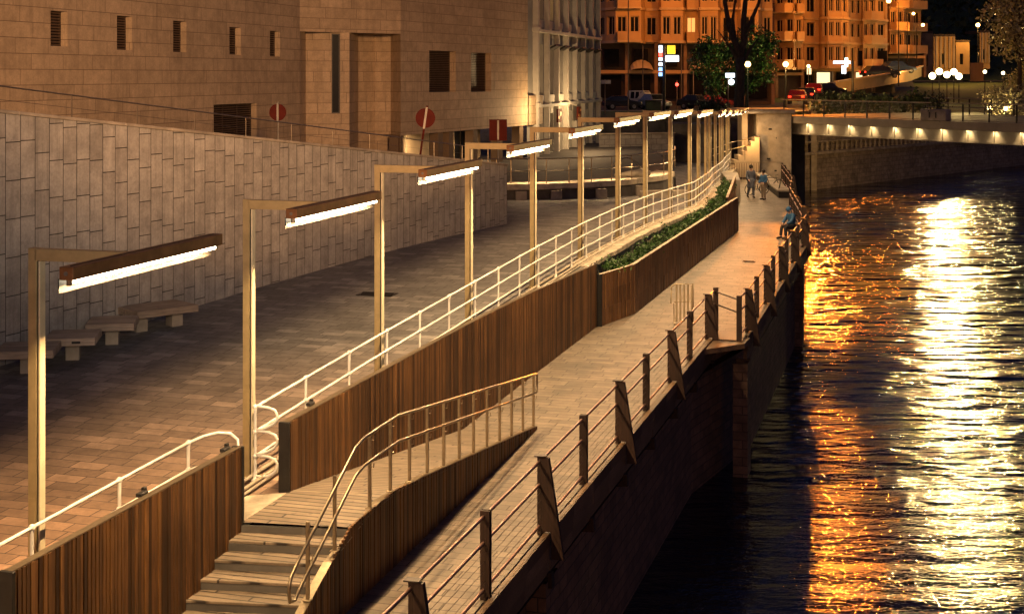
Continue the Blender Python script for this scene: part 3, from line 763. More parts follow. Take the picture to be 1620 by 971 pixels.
# arched hoop and curved steps on the terrace
t = thing('arched_handrail', 'arched steel handrail standing on the terrace steps', 'handrail', (5, 72, TZ))
P = [dp(970, 262, 72), dp(978, 254, 72), dp(990, 249, 72), dp(1000, 252, 72), dp(1010, 261, 72), dp(1016, 270, 72)]
MB().tube(P, .03, 6).build('rail', M['steel'], t)
for p in (P[1], P[3], P[5]): MB().tube([(p.x, p.y, TZ), p], .022, 6).build('post', M['steel'], t)
for k, (x, y, l, lab) in enumerate([(7.2, 65.2, 2.6, 'curved pale stone bench below the terrace, river side')]):
    t = thing('stone_bench', lab, 'bench', (x, y, 1.2)); c = Vector((x, y, 0))
    mb = MB(); mb.prism([(x-l/2, y), (x+l/2, y+.7), (x+l/2, y+1.3), (x, y+.95), (x-l/2, y+.6)], 1.0, 1.5 if k == 0 else 1.34); mb.build('seat', M['coping'], t, bevel=.03)
t = thing('rolled_tarp', 'pale rolled bundle lying on the terrace ledge', 'bundle', dp(1005, 286, 68))
c = Vector((5.9, 68.4, TZ)); MB().tube([c+Vector((-1.0, -.2, .14)), c+Vector((-.3, 0, .18)), c+Vector((.4, .1, .22)), c+Vector((.75, .2, .2))], [.05, .14, .22, .12], 8).build('roll', M['coping'], t, smooth=True)

def facade(parent, a, b, z0, z1, holes, mat, name='wall', depth=.35, u0=0.0):
    """flat facade a->b (outside on the side of the camera), holes = (t0, t1, z0, z1) in metres; real openings with reveals"""
    A = Vector((a[0], a[1], 0)); D = Vector((b[0]-a[0], b[1]-a[1], 0)); L = D.length; D.normalize()
    N = Vector((D.y, -D.x, 0))          # outward (towards -Y for a left-to-right facade)
    ts = sorted(set([0, L]+[h[0] for h in holes]+[h[1] for h in holes])); zs = sorted(set([z0, z1]+[h[2] for h in holes]+[h[3] for h in holes]))
    mb = MB()
    P = lambda t, z, o=0: tuple(A+D*t+Vector((0, 0, z))-N*o)
    for t0, t1 in zip(ts, ts[1:]):
        for za, zb in zip(zs, zs[1:]):
            if any(h[0]-1e-6 <= t0 and t1 <= h[1]+1e-6 and h[2]-1e-6 <= za and zb <= h[3]+1e-6 for h in holes): continue
            mb.face([P(t0, za), P(t1, za), P(t1, zb), P(t0, zb)], [(u0+t0, za), (u0+t1, za), (u0+t1, zb), (u0+t0, zb)], var=.5)
    for h in holes:
        for (p, q) in (((h[0], h[2]), (h[1], h[2])), ((h[1], h[2]), (h[1], h[3])), ((h[1], h[3]), (h[0], h[3])), ((h[0], h[3]), (h[0], h[2]))):
            mb.face([P(p[0], p[1]), P(p[0], p[1], depth), P(q[0], q[1], depth), P(q[0], q[1])], [(p[0], p[1]), (p[0]+depth, p[1]), (q[0]+depth, q[1]), (q[0], q[1])], var=.5)
    mb.build(name, mat, parent)
    return A, D, N, P
def window(parent, fr, h, mat, depth=.35, frame=True, mull=1, slats=False, fmat=None, fw=.05):
    A, D, N, P = fr; ang = math.atan2(D.y, D.x)
    w = h[1]-h[0]; hh = h[3]-h[2]; c = A+D*((h[0]+h[1])/2)-N*(depth-.02)+Vector((0, 0, (h[2]+h[3])/2))
    win = MB().box(c, (w, .03, hh), ang).build('window', mat, parent)
    if slats:
        mb = MB(); n = max(4, int(hh/.09)); cc = c+N*.07
        for i in range(n): mb.box(cc+Vector((0, 0, -hh/2+hh*(i+.5)/n)), (w*.98, .015, hh/n*.62), ang, rx=.5)
        q = mb.build('shutter', M['shutter'], parent); q.parent = win; q.matrix_parent_inverse = Matrix.Identity(4)
    if frame:
        mb = MB(); cc = c+N*.05
        for sx in (-1, 1): mb.box(cc+D*(sx*(w/2-fw/2)), (fw, .05, hh), ang)
        for sz in (-1, 1): mb.box(cc+Vector((0, 0, sz*(hh/2-fw/2))), (w-2*fw, .05, fw), ang)
        for i in range(mull): mb.box(cc+D*(-w/2+w*(i+1)/(mull+1)), (fw*.8, .045, hh-2*fw), ang)
        q = mb.build('frame', fmat or M['wframe'], parent); q.parent = win; q.matrix_parent_inverse = Matrix.Identity(4)
    return win

# ---- big stone clad building
A0 = (-15.77-.267*8, 35.8); A1 = (-9.85, 66.0); P1 = (-5.48, 70.0); P2 = (.94, 84.7)
sb = thing('stone_building', 'large stone clad building with small deep windows above the sloping wall', 'building', (-8, 66, 0))
dA = Vector((A1[0]-A0[0], A1[1]-A0[1])).normalized()
def t_of(px, a, b):              # distance along facade a->b of the photo column px
    ax = (px-810)/F; dx, dy = b[0]-a[0], b[1]-a[1]
    t = (ax*a[1]-a[0])/(dx-ax*dy); return t*math.hypot(dx, dy), a[1]+t*dy
holes = []
for x0, x1, y0, y1 in ((80, 107, 17, 73), (185, 209, 25, 79), (274, 295, 33, 82.5), (363, 381, 43, 86.5), (427, 443, 49, 89.5)):
    t0, d0 = t_of(x0, A0, A1); t1, d1 = t_of(x1, A0, A1)
    holes.append((t0, t1, CAM_Z-(y1-120)*d0/F, CAM_Z-(y0-120)*d0/F))
t0, d0 = t_of(338, A0, A1); t1, _ = t_of(406, A0, A1); low = [(t0, t1, 3.2, CAM_Z-(166-120)*d0/F)]
t0, d0 = t_of(456, A0, A1); 
fr = facade(sb, A0, A1, 1.5, 26, holes+low, M['stone'])
for i, h in enumerate(holes): window(sb, fr, h, M['glass'], slats=True, mull=0)
window(sb, fr, low[0], M['glass'], slats=True, mull=2)
# upper floors above the recess
LA = Vector((A1[0]-A0[0], A1[1]-A0[1])).length
ZR = 8.85
fr = facade(sb, A1, P1, ZR, 26, [], M['stone'], u0=LA)
# recess: pillar with a slit window and the dark bay
D1 = (-9.55, 69.4); D2 = (-8.95, 68.0); D3 = (-7.9, 68.2); D4 = (-7.6, 70.8)
facade(sb, A1, (A1[0]+.05, A1[1]+1.6), 1.5, ZR, [], M['stone'], name='recess_wall')
facade(sb, (A1[0]+.05, A1[1]+1.6), (-9.0, 67.6), 1.5, ZR, [], M['stone'], name='recess_wall')
L = math.hypot(1.3, .6)
fr = facade(sb, (-9.0, 67.6), (-7.75, 67.8), 1.5, ZR, [(.42, .82, 5.0, 8.8)], M['stone'], name='pillar_wall')
window(sb, fr, (.42, .82, 5.0, 8.8), M['glass'], mull=0)
bay = [(-7.75, 67.8), (-7.65, 70.8), (-6.9, 71.7), (-6.1, 71.5), P1]
for a, b in zip(bay, bay[1:]): facade(sb, a, b, 1.5, ZR, [], M['stone'], name='bay_wall')
MB().face([(A1[0], A1[1]+.0, ZR), (P1[0], P1[1], ZR), (-5.5, 73, ZR), (-11, 73, ZR)]).build('soffit', M['stone'], sb)
# right hand block
holes = []
for x0, x1, y0, y1 in ((679, 721, 81, 146), (745, 777, 84, 145.5)):
    t0, d0 = t_of(x0, P1, P2); t1, d1 = t_of(x1, P1, P2); dm = (d0+d1)/2
    holes.append((t0, t1, CAM_Z-(y1-120)*dm/F, CAM_Z-(y0-120)*dm/F))
fr = facade(sb, P1, P2, 3.85, 26, holes, M['stone'], u0=LA+5.9, depth=.45)
for h in holes: window(sb, fr, h, M['glass'], depth=.45, slats=True, mull=0)
facade(sb, P2, (P2[0]-.3, P2[1]+5), 3.85, 26, [], M['grey'], name='side_wall')
facade(sb, (1.0, 85.0), (1.9, 87.5), 3.85, 5.6, [], M['stone'], name='side_wall')
MB().face([(P1[0], P1[1], 3.85), (P2[0], P2[1], 3.85), (P2[0]-3, P2[1]+3, 3.85), (-8.5, 73.5, 3.85)]).build('soffit', M['stone'], sb)
# arcade under it
Dp = (Vector((P2[0], P2[1], 0))-Vector((P1[0], P1[1], 0))).normalized(); Np = Vector((Dp.y, -Dp.x, 0))
Lp = 16.0
for tt in (.2, 4.6, 5.9, 8.9, 12.3, 15.3):
    c = Vector((P1[0], P1[1], 0))+Dp*tt-Np*.35; MB().box(c+Vector((0, 0, 2.6)), (.55, .5, 2.5), math.atan2(Dp.y, Dp.x)).build('column', M['stone'], sb)
q0 = Vector((P1[0], P1[1], 0))-Np*3.2; q1 = q0+Dp*16.2
hol = [(.6, 1.5, 1.9, 3.6), (2.2, 3.2, 1.9, 3.6), (5.4, 6.6, 1.9, 3.7), (9.4, 11.6, 1.9, 3.6), (12.6, 14.8, 1.9, 3.6)]
fr = facade(sb, (q0.x, q0.y), (q1.x, q1.y), 1.5, 3.85, hol, M['cream'], name='arcade_wall', depth=.2)
for i, h in enumerate(hol): window(sb, fr, h, M['litwin2'] if i == 2 else M['glass'], depth=.2, mull=1)
light('arcade_lamp', 'AREA', q0+Dp*6+Np*1.2+Vector((0, 0, 3.7)), 130, WARM, size=.5)
light('arcade_lamp', 'AREA', q0+Dp*12+Np*1.2+Vector((0, 0, 3.7)), 130, WARM, size=.5)

# ---- grey building
G1 = (1.34, 86.5); G2 = (6.35, 107.0)
gb = thing('grey_building', 'grey classical building with tall pilasters and shuttered windows', 'building', (4, 95, 0))
facade(gb, (.9, 85.6), G1, 1.5, 24, [], M['grey'], name='side_wall')
L = math.hypot(G2[0]-G1[0], G2[1]-G1[1]); nb = 7; bw = L/nb
DG = (Vector((G2[0], G2[1], 0))-Vector((G1[0], G1[1], 0))).normalized(); NG = Vector((DG.y, -DG.x, 0)); angG = math.atan2(DG.y, DG.x)
hol = []
rows = [(1.9, 4.4), (5.55, 8.75), (10.3, 13.4), (15.0, 18.2)]
for i in range(nb):
    for z0, z1 in rows: hol.append((bw*i+bw*.24, bw*i+bw*.86, z0, z1))
fr = facade(gb, G1, G2, 1.5, 24, hol, M['grey'], depth=.4)
for i, h in enumerate(hol):
    lit = (h[2] == 10.3 and int(h[0]/bw) == 1)
    window(gb, fr, h, M['litwin'] if lit else M['glass'], depth=.4, mull=1, fmat=M['greycol'], fw=.16)
for i in range(nb+1):
    c = Vector((G1[0], G1[1], 0))+DG*(bw*i)+NG*.10
    mb = MB(); mb.box(c+Vector((0, 0, 12.5)), (.36, .42, 22), angG); mb.box(c+NG*.05+Vector((0, 0, 5.0)), (.50, .5, .3), angG); mb.box(c+NG*.05+Vector((0, 0, 9.6)), (.50, .5, .3), angG)
    mb.build('pilaster', M['greycol'], gb, bevel=.02)
for z, h in ((4.95, .5), (9.55, .55), (14.1, .5)):
    c = Vector((G1[0], G1[1], 0))+DG*(L/2)+NG*.14; MB().box(c+Vector((0, 0, z)), (L+.3, .5, h*.4), angG).build('cornice', M['greycol'], gb, bevel=.03)
for i in range(nb):
    for z in (5.1, 9.75):
        c = Vector((G1[0], G1[1], 0))+DG*(bw*(i+.55))+NG*.04; MB().box(c+Vector((0, 0, z+.25)), (bw*.6, .12, .5), angG).build('panel', M['greycol'], gb, bevel=.03)
    if i > 0:
        c = Vector((G1[0], G1[1], 0))+DG*(bw*(i+.55))+NG*.3; 
        mb = MB(); mb.box(c+Vector((0, 0, 8.62)), (bw*.5, .5, .12), angG, rx=-.5); mb.build('awning', M['black'], gb)
for i, (zc, col) in enumerate(((4.25, 'sign'), (4.25, 'sign'))):
    c = Vector((G1[0], G1[1], 0))+DG*(bw*(1.6+i*2.2))+NG*.55
    t = thing('shop_banner', ['red and orange banner box above the arcade, farther from the glass corner', 'orange banner box above the arcade beside the grey pilaster'][i], 'banner', c+Vector((0, 0, 4.2)))
    mb = MB(); mb.box(c+Vector((0, 0, 4.25)), (1.1, .12, .85), angG); mb.build('panel', M['sign'], t)
    mb = MB()
    for q in range(5): mb.box(c+NG*.07+DG*R.uniform(-.4, .4)+Vector((0, 0, 4.25+R.uniform(-.3, .3))), (.3, .02, .14), angG)
    mb.build('print', surf('banner_print%d' % i, (.7, .3, .05), .5), t)
light('forecourt_lamp', 'POINT', (2.2, 84, 4.6), 420, WARM, shadow_soft_size=.15)
light('forecourt_lamp', 'POINT', (5.2, 93, 4.4), 800, WARM, shadow_soft_size=.15)
for (x, y, a) in ((1.2, 64.6, .25), (4.6, 66.6, .45), (7.4, 70.2, .9)): q = light('ledge_light', 'AREA', (x, y, TZ+.75), 70, WARM, shape='RECTANGLE', size=3.2, size_y=.08); q.rotation_euler = (0, 0, a)

# ---- road signs seen from the back
def sign(label, px, py, d, shape, size, lean, zb):
    c = dp(px, py, d); t = thing('road_sign', label, 'road sign', (c.x, c.y, zb))
    base = Vector((c.x-lean*(c.z-zb), c.y+.05, zb)); mb = MB(); mb.tube([base, Vector((c.x+lean*size*.6, c.y+.05, c.z+size*.62))], .035, 8); mb.build('pole', M['sign'] if lean else M['signsteel'], t)
    mb = MB()
    if shape == 'round':
        n = 28; P = [(c.x+math.cos(k*2*math.pi/n)*size/2, c.y, c.z+math.sin(k*2*math.pi/n)*size/2) for k in range(n)]
        mb.raw(P+[(p[0], p[1]-.02, p[2]) for p in P], [tuple(range(n)), tuple(range(2*n-1, n-1, -1))]+[(i, n+i, n+(i+1) % n, (i+1) % n) for i in range(n)])
    else: mb.box(c, (size, .02, size*1.2))
    mb.build('panel', M['sign'], t)
    mb = MB(); dd = Vector((lean, 0, 1)).normalized()*size*.55; mb.bar(c-dd+Vector((0, -.04, 0)), c+dd+Vector((0, -.04, 0)), .07, .04, up=Vector((0, 1, 0))); mb.build('bracket', M['signsteel'], t)
    return t
sign('round road sign seen from behind on an upright pole, below the five small windows', 439.5, 178, 50, 'round', .60, 0, 3.1)
sign('round road sign seen from behind on a leaning pole above the stone wall end', 673, 187, 47.5, 'round', .66, .14, 3.2)
sign('square red-brown sign board seen from behind next to the stone wall end', 788, 206, 56, 'square', .70, 0, 2.4)

# ================================================================== FAR BANK
SZ = 3.6
# ground of the far side, bank wall, lawn and the street
mb = MB()
mb.face([(6, 108, 3.55), (19, 108, 3.55), (26, 128, 3.6), (8, 128, 3.6)]); struct('lawn', mb, M['grass'])
mb = MB(); mb.face([(-40, 128, SZ), (28, 128, SZ), (35.5, 155, SZ+.15), (46, 170, SZ+.3), (-40, 170, SZ+.2)]); mb.face([(-40, 170, SZ+.2), (46, 170, SZ+.3), (54, 190, SZ+.8), (92, 330, 9), (-40, 330, 9)]); struct('far_street', mb, M['asphalt'])
mb = MB(); mb.face([(8, 128.2, SZ+.01), (27, 128.2, SZ+.01), (27.5, 131, SZ+.012), (8, 131, SZ+.012)]); struct('far_pavement', mb, M['conc'])
t = thing('bank_wall', 'dark retaining wall holding the lawn behind the row of lamps', 'wall', (12, 108, 2))
mb = MB(); mb.wall((5.5, 108), (19, 108), -.5, 3.5); mb.build('wall_face', M['dconc'], t); MB().box((12.2, 107.95, 3.55), (13.6, .4, .12)).build('coping', M['dconc'], t)
t = thing('concrete_screen', 'grey concrete block wall behind the row of lamps beside the grey building', 'wall', (8, 98, 1))
mb = MB(); mb.wall((6.0, 98), (11.4, 100), .3, 2.75); mb.wall((11.4, 100), (11.6, 106), .3, 2.75); mb.build('wall_face', blocks('screen_block', .8, .4, (.22,.20,.19), (.28,.26,.24), (.1,.09,.08), .02, 'UV', offs=False), t)
MB().bar((6, 98, 2.79), (11.4, 100, 2.79), .4, .08).build('coping', M['conc'], t)
t = thing('park_kerb', 'lit stone kerb edging the lawn across the water steps', 'kerb', (14, 112, 3.6)); MB().bar((11.8, 112, 3.65), (17.3, 113, 3.65), .35, .16).build('edging', M['cream'], t)
t = thing('litter_bin', 'dark green square bin at the edge of the lawn', 'bin', (11, 112, 3.6)); MB().box((11.1, 112, 4.3), (1.2, .8, 1.0)).build('body', M['leafd'], t, bevel=.05); MB().box((11.1, 112, 4.84), (1.3, .9, .08)).build('lid', M['black'], t)

# ---- the orange apartment building
def px2(px, y): return ((px-810)*y/F, y)
def apartments(label, poly, z0, floors, specs, mat, base, glassmat=None, balc=(), slabs=True, win_h=(.8, 2.55), every=0.02, wr=3):
    b = thing('apartment_building', label, 'building', (poly[0][0], poly[0][1], z0))
    segs = list(zip(poly, poly[1:])); L = []
    for si, (a, c) in enumerate(segs):
        ln = math.hypot(c[0]-a[0], c[1]-a[1]); nw = specs[si]; holes = []
        for fi, (za, zb) in enumerate(floors):
            if fi >= wr: continue
            for k in range(nw):
                w = min(1.75, ln/nw*.72); cx = ln*(k+.5)/nw; holes.append((cx-w/2, cx+w/2, za+win_h[0]*(.15 if R.random() < .2 else 1), za+win_h[1]))
        fr = facade(b, a, c, floors[0][0], floors[-1][1], holes, mat, depth=.3)
        for h in holes: window(b, fr, h, M['litwin'] if R.random() < every else M['glass'], depth=.3, mull=1, fmat=M['trim'], fw=.09)  # a few glowing windows made up at random for amber contrast
        L.append(fr)
    # string courses
    for fi, (za, zb) in enumerate(floors):
        mb = MB()
        for a, c in segs: mb.bar((a[0], a[1]-.12, za), (c[0], c[1]-.12, za), .3, .28)
        mb.build('string_course', M['trim'], b)
    mb = MB()
    for a, c in segs: mb.bar((a[0], a[1]-.3, floors[-1][1]+.2), (c[0], c[1]-.3, floors[-1][1]+.2), 1.2, .4)
    mb.build('eaves', M['trim'], b)
    mb = MB(); mb.face([(p[0], p[1], floors[-1][1]+.3) for p in poly]+[(poly[-1][0], poly[-1][1]+14, floors[-1][1]+2.5), (poly[0][0], poly[0][1]+14, floors[-1][1]+2.5)]); mb.build('roof', M['shop'], b)
    mb = MB(); mb.wall(poly[-1], (poly[-1][0], poly[-1][1]+14), z0, floors[-1][1]); mb.wall((poly[0][0], poly[0][1]+14), poly[0], z0, floors[-1][1]); mb.build('side_wall', mat, b)
    # balconies
    for si, style in balc:
        a, c = segs[si]; D = Vector((c[0]-a[0], c[1]-a[1], 0)); ln = D.length; D.normalize(); N = Vector((D.y, -D.x, 0)); ang = math.atan2(D.y, D.x)
        for fi, (za, zb) in enumerate(floors[:wr]):
            m = Vector((a[0], a[1], 0))+D*ln/2+N*.6
            s = MB().box(m+Vector((0, 0, za+.05)), (ln*.92, 1.2, .2), ang).build('balcony', M['trim'], b)
            mb = MB()
            if style == 'solid':
                mb.box(m+N*.55+Vector((0, 0, za+.6)), (ln*.92, .12, .95), ang)
                for q in (-1, 1): mb.box(m+D*(q*ln*.43)+Vector((0, 0, za+.6)), (.12, 1.1, .95), ang)
                r = mb.build('parapet', mat, b)
            else:
                mb.box(m+N*.55+Vector((0, 0, za+1.1)), (ln*.92, .06, .06), ang)
                for q in range(int(ln/.16)): mb.box(m+N*.55+D*(-ln*.46+q*.16)+Vector((0, 0, za+.6)), (.03, .03, 1.0), ang)
                r = mb.build('balustrade', M['black'], b)
            r.parent = s; r.matrix_parent_inverse = Matrix.Identity(4)
    # ground floors: piers, dark shopfronts, lintel
    for si, (a, c) in enumerate(segs):
        a2 = (a[0], max(a[1], base['y'])+.0); c2 = (c[0], max(c[1], base['y']))
        MB().wall((a[0], base['y']+1.2), (c[0], base['y']+1.2), z0-.3, floors[0][0]).build('shopfront', M['shop'], b)
    x0, x1 = poly[0][0], poly[-1][0]; n = int((x1-x0)/base['pier']); 
    for k in range(n+1):
        x = x0+(x1-x0)*k/n; MB().box((x, base['y']+.3, (z0-.3+floors[0][0])/2), (base.get('pw', .35), .5, floors[0][0]-z0+.3)).build('pier', M['orange'] if base.get('light') else M['shop2'] if 'shop2' in M else M['shop'], b)
    MB().box(((x0+x1)/2, base['y']+.2, base['lint']), (x1-x0, .5, .35)).build('lintel', M['orange'], b)
    MB().face([(x0, base['y']-.2, floors[0][0]), (x1, base['y']-.2, floors[0][0]), (x1, base['y']+3, floors[0][0]), (x0, base['y']+3, floors[0][0])]).build('soffit', mat, b)
    if base.get('win'):
        for k in range(n):
            x = x0+(x1-x0)*(k+.5)/n; w = (x1-x0)/n
            win = MB().box((x, base['y']+.85, (z0+base['lint'])/2+.2), (w*.66, .08, base['lint']-z0-1.0)).build('shop_window', M['litwin2'] if k in base.get('lit', ()) else M['glass'], b)
            q = MB().box((x, base['y']+.78, base['lint']+1.5), (w*.5, .08, 1.9)).build('window', M['glass'], b)
    for k in base.get('awn', ()):
        x = x0+(x1-x0)*(k+.5)/n; w = (x1-x0)/n*.8; mb = MB(); m = 8
        vs = []
        for i in range(m+1):
            tt = math.pi*i/m; vs += [(x-w/2*math.cos(tt), base['y']+.4, base['lint']+.2+1.1*math.sin(tt)), (x-w/2*math.cos(tt), base['y']-.9, base['lint']+.05+.35*math.sin(tt))]
        mb.raw(vs, [(2*i, 2*i+2, 2*i+3, 2*i+1) for i in range(m)]); mb.build('awning', M['cream'], b)
    return b
M['shop2'] = surf('brown_pier', (.24, .15, .09), .7, var=.3, scale=.6)
pl = [px2(*q) for q in ((944, 153), (958, 151), (974, 149.4), (1014, 149.4), (1020, 152), (1042, 152), (1046, 150), (1080, 150), (1084, 152), (1104, 152), (1108, 150), (1136, 150), (1140, 152), (1166, 152), (1172, 150), (1200, 150), (1206, 152), (1222, 152))]
fl = [(10.35, 13.85), (13.85, 17.35), (17.35, 20.85), (20.85, 24.3)]
apartments('orange lit apartment building with bay windows behind the parked van', pl, SZ+.1, fl, [1, 1, 2, 0, 1, 0, 2, 0, 1, 0, 2, 0, 1, 0, 1, 0, 1], M['orange'],
           dict(y=151.5, pier=3.0, lint=7.2, win=1, awn=(1, 3, 4), lit=()), balc=((2, 'solid'), (8, 'solid'), (12, 'bars')), win_h=(.75, 2.7), wr=3)
pl = [px2(*q) for q in ((1224, 170), (1240, 168), (1256, 166), (1258, 168), (1270, 168))]
z = SZ+.6
apartments('narrow balconied apartment building between the tree and the long orange row', pl, z, [(z+3.4+3.3*k, z+6.7+3.3*k) for k in range(4)], [1, 1, 0, 1], M['orange'],
           dict(y=168, pier=2.5, lint=z+2.8, win=0), balc=((0, 'bars'), (1, 'solid'), (3, 'solid')), wr=3)
pl = [px2(*q) for q in ((1271, 174), (1296, 176), (1300, 174), (1310, 172.6), (1332, 173), (1342, 175), (1345, 178), (1364, 180), (1366, 178.5), (1386, 180), (1404, 182))]
z = SZ+1.3
apartments('long orange apartment row with rounded bays over the pharmacy', pl, z, [(z+2.9+3.0*k, z+5.9+3.0*k) for k in range(5)], [1, 0, 1, 2, 1, 0, 2, 0, 2, 1], M['orange2'],
           dict(y=179, pier=2.2, lint=z+2.6, win=1, lit=(1, 3)), balc=((8, 'solid'),), wr=4)
pl = [px2(*q) for q in ((1405, 190), (1408, 188), (1430, 189), (1432, 191), (1457, 193))]
z = SZ+3.3
apartments('darker end apartment block of the row with projecting balconies', pl, z, [(z+2.9+3.0*k, z+5.9+3.0*k) for k in range(4)], [0, 2, 0, 2], M['orange'],
           dict(y=191, pier=3, lint=z+2.4, win=0), balc=((1, 'solid'), (3, 'solid')), wr=4)
# low lit buildings up the hill road
def shed(label, x0, x1, yt, yb, d, mat, strips=0):
    a, b = px2(x0, d), px2(x1, d); zt = CAM_Z-(yt-120)*d/F; zb = CAM_Z-(yb-120)*d/F
    t = thing('low_building', label, 'building', (a[0], a[1], zb)); fr = facade(t, a, b, zb-1, zt, [((b[0]-a[0])*.3, (b[0]-a[0])*.55, zb+.6, zb+2.4)], mat, depth=.3)
    window(t, fr, ((b[0]-a[0])*.3, (b[0]-a[0])*.55, zb+.6, zb+2.4), M['glass'], depth=.3)
    MB().prism([a, b, (b[0], b[1]+8), (a[0], a[1]+8)], zt-.05, zt+.35).build('roof', M['shop'], t)
    for k in range(strips):
        x = a[0]+(b[0]-a[0])*(k+.5)/strips; MB().box((x, d-.3, (zt+zb)/2), ((b[0]-a[0])/strips*.35, .5, zt-zb)).build('pilaster', M['cream'], t)
    return t
shed('small dim building at the end of the orange row', 1458, 1476, 53, 112, 215, M['shop2'])
shed('low building with tall lit pilasters up the hill road', 1477, 1511, 58, 108, 235, M['orange'], 5)
shed('plain low orange walled building beside the pilastered one', 1512, 1534, 67, 108, 236, M['orange'])
shed('tall narrow lit facade under the high street lamp', 1550, 1566, 52, 100, 245, M['orange'], 3)
# road wall on the slope
t = thing('road_wall', 'low orange lit wall along the road climbing behind the bridge', 'wall', (50, 160, 5))
Q = [dp(1322, 140, 160), dp(1385, 130, 168), dp(1440, 121, 178), dp(1458, 114, 182)]
mb = MB()
for a, b in zip(Q, Q[1:]): mb.wall((a.x, a.y), (b.x, b.y), (a.z-.6, b.z-.6), (a.z+.7, b.z+.7))
mb.build('wall_face', M['orange'], t)
mb = MB()
for a, b in zip(Q, Q[1:]): mb.bar((a.x, a.y-.1, a.z+.75), (b.x, b.y-.1, b.z+.75), .5, .14)
mb.build('coping', M['cream'], t)
MB2 = MB()
for a, b in zip(Q, Q[1:]): MB2.face([(a.x, a.y+.2, a.z+.3), (b.x, b.y+.2, b.z+.3), (b.x+1, b.y+9, b.z+.6), (a.x+1, a.y+9, a.z+.6)])
struct('hill_road', MB2, M['asphalt'])
mb = MB()   # second orange wall
t = thing('road_wall', 'orange retaining wall piece beside the cluster of bright lamps', 'wall', (62, 200, 6))
a, b = dp(1535, 124, 205), dp(1556, 106, 200); mb.wall((a.x, a.y), (b.x, b.y), (a.z-.5, b.z-2), (a.z+2.2, b.z+.6)); mb.build('wall_face', M['orange'], t)

# ---- terrain: embankment below the road, wooded hill
mb = MB()
def hillz(x, y):
    return 4.3+max(0, (y-118))*.012+max(0, (x-40))*.03
g = {}
X = [20+i*4 for i in range(60)]; Y = [100, 106, 114, 122, 132, 144, 158, 175, 200, 230, 260]
def bank(x, y):
    ed = 128+(x-27)*1.1 if x < 60 else 164
    z = 2.6+min(max(y-ed, 0), 30)*.05+R.uniform(-.08, .08)
    return min(z, 6.0)
def far_edge(x): return 130+(x-27.7)*1.13
for i in range(len(X)-1):
    x0, x1 = X[i]+6, X[i+1]+6
    rows = [.15, 3, 8, 16, 30, 60, 110]
    for r0, r1 in zip(rows, rows[1:]):
        P = []
        for x, r in ((x0, r0), (x1, r0), (x1, r1), (x0, r1)):
            y = min(far_edge(max(x, 27.7)), 175)+r
            z = 2.3+min(r, 60)*.055; P.append((x, y, z))
        mb.face(P)
struct('embankment_ground', mb, M['grass'])
mb = MB()
def hh(x, y): 
    return 6+max(0, y-255)*.55*(.75+.25*math.sin(x*.021+1))+6*math.sin(x*.05)*min(1, max(0, (y-255)/60))
for i in range(34):
    for j in range(8):
        x0, x1 = -140+i*18, -140+(i+1)*18; y0, y1 = 245+j*22, 245+(j+1)*22
        mb.face([(x0, y0, hh(x0, y0)), (x1, y0, hh(x1, y0)), (x1, y1, hh(x1, y1)), (x0, y1, hh(x0, y1))])
struct('hill', mb, M['grass'])
mb = MB()
for i in range(9000):
    y = R.uniform(250, 400); x = R.uniform(60, 150+y*.1); cx = round(x/6)*6+R.gauss(0, 1.8); cy = round(y/9)*9+R.gauss(0, 1.5)
    leaf_card(mb, (cx, cy, hh(cx, cy)+abs(R.gauss(3.5, 2.2))), R.uniform(.5, 1.2), .7)
tag(mb.build('hillside_woods', M['leafd']), 'dark woods covering the hill above the far bank', 'woods', kind='stuff')

# far quay wall with balusters
t = thing('far_quay_wall', 'old stone river wall across the water seen under the bridge', 'wall', (40, 144, 0))
fq = lambda x: 130+(x-27.7)*1.12
mb = MB(); mb.wall((24, fq(24)), (84, fq(84)), WATER_Z-1, -.3); mb.wall((23.9, fq(24)+.4), (84, fq(84)+.4), -.3, 2.4); mb.build('wall_face', M['ashlar'], t)
MB().bar((24, fq(24), -.25), (84, fq(84), -.25), 1.0, .25).build('ledge', M['conc'], t)
MB().bar((24, fq(24), .78), (84, fq(84), .78), .45, .16).build('coping', M['conc'], t)
for k in range(64):
    x = 27.9+k*.62; y = fq(x); MB().lathe((x, y, -.12), [(.16, 0), (.16, .06), (.09, .12), (.15, .35), (.08, .66), (.15, .74), (.15, .80)], 6).build('baluster', M['conc'], t)
MB().box((27.4, fq(27.4)-.3, .2), (.5, .6, 8.0)).build('pier', M['conc'], t)

# ================================================================== BRIDGE
B0 = Vector((18.85, 97, 0)); BD = Vector((8.2, -13.4, 0)).normalized(); BN = Vector((BD.y, -BD.x, 0))   # BN points to the camera side (downstream)
if BN.y > 0: BN = -BN
angB = math.atan2(BD.y, BD.x); LB = 46.0; DZ = 4.05
br = thing('bridge', 'pale steel road bridge lit by a row of small lamps under its edge', 'bridge', tuple(B0))
def bp(t, o, z): return B0+BD*t+BN*o+Vector((0, 0, z))
def bbox(t0, t1, o0, o1, z0, z1): 
    c = bp((t0+t1)/2, (o0+o1)/2, (z0+z1)/2); return c, (t1-t0, abs(o1-o0), z1-z0)
def bb(name, mat, *a, bevel=0): c, s = bbox(*a); return MB().box(c, s, angB).build(name, mat, br, bevel=bevel)
bb('deck_slab', M['bridge'], -.5, LB, -14, .55, DZ-.28, DZ, bevel=.03)
bb('edge_beam', M['bridge'], -.5, LB, .35, .62, DZ-.45, DZ+.06, bevel=.02)
bb('girder', M['bridge'], 0, LB, -.25, .0, DZ-1.12, DZ-.29)
bb('bottom_flange', M['bridge'], 0, LB, -.35, .16, DZ-1.2, DZ-1.12)
bb('girder', M['bridge'], 0, LB, -13.3, -13.0, DZ-1.12, DZ-.29)
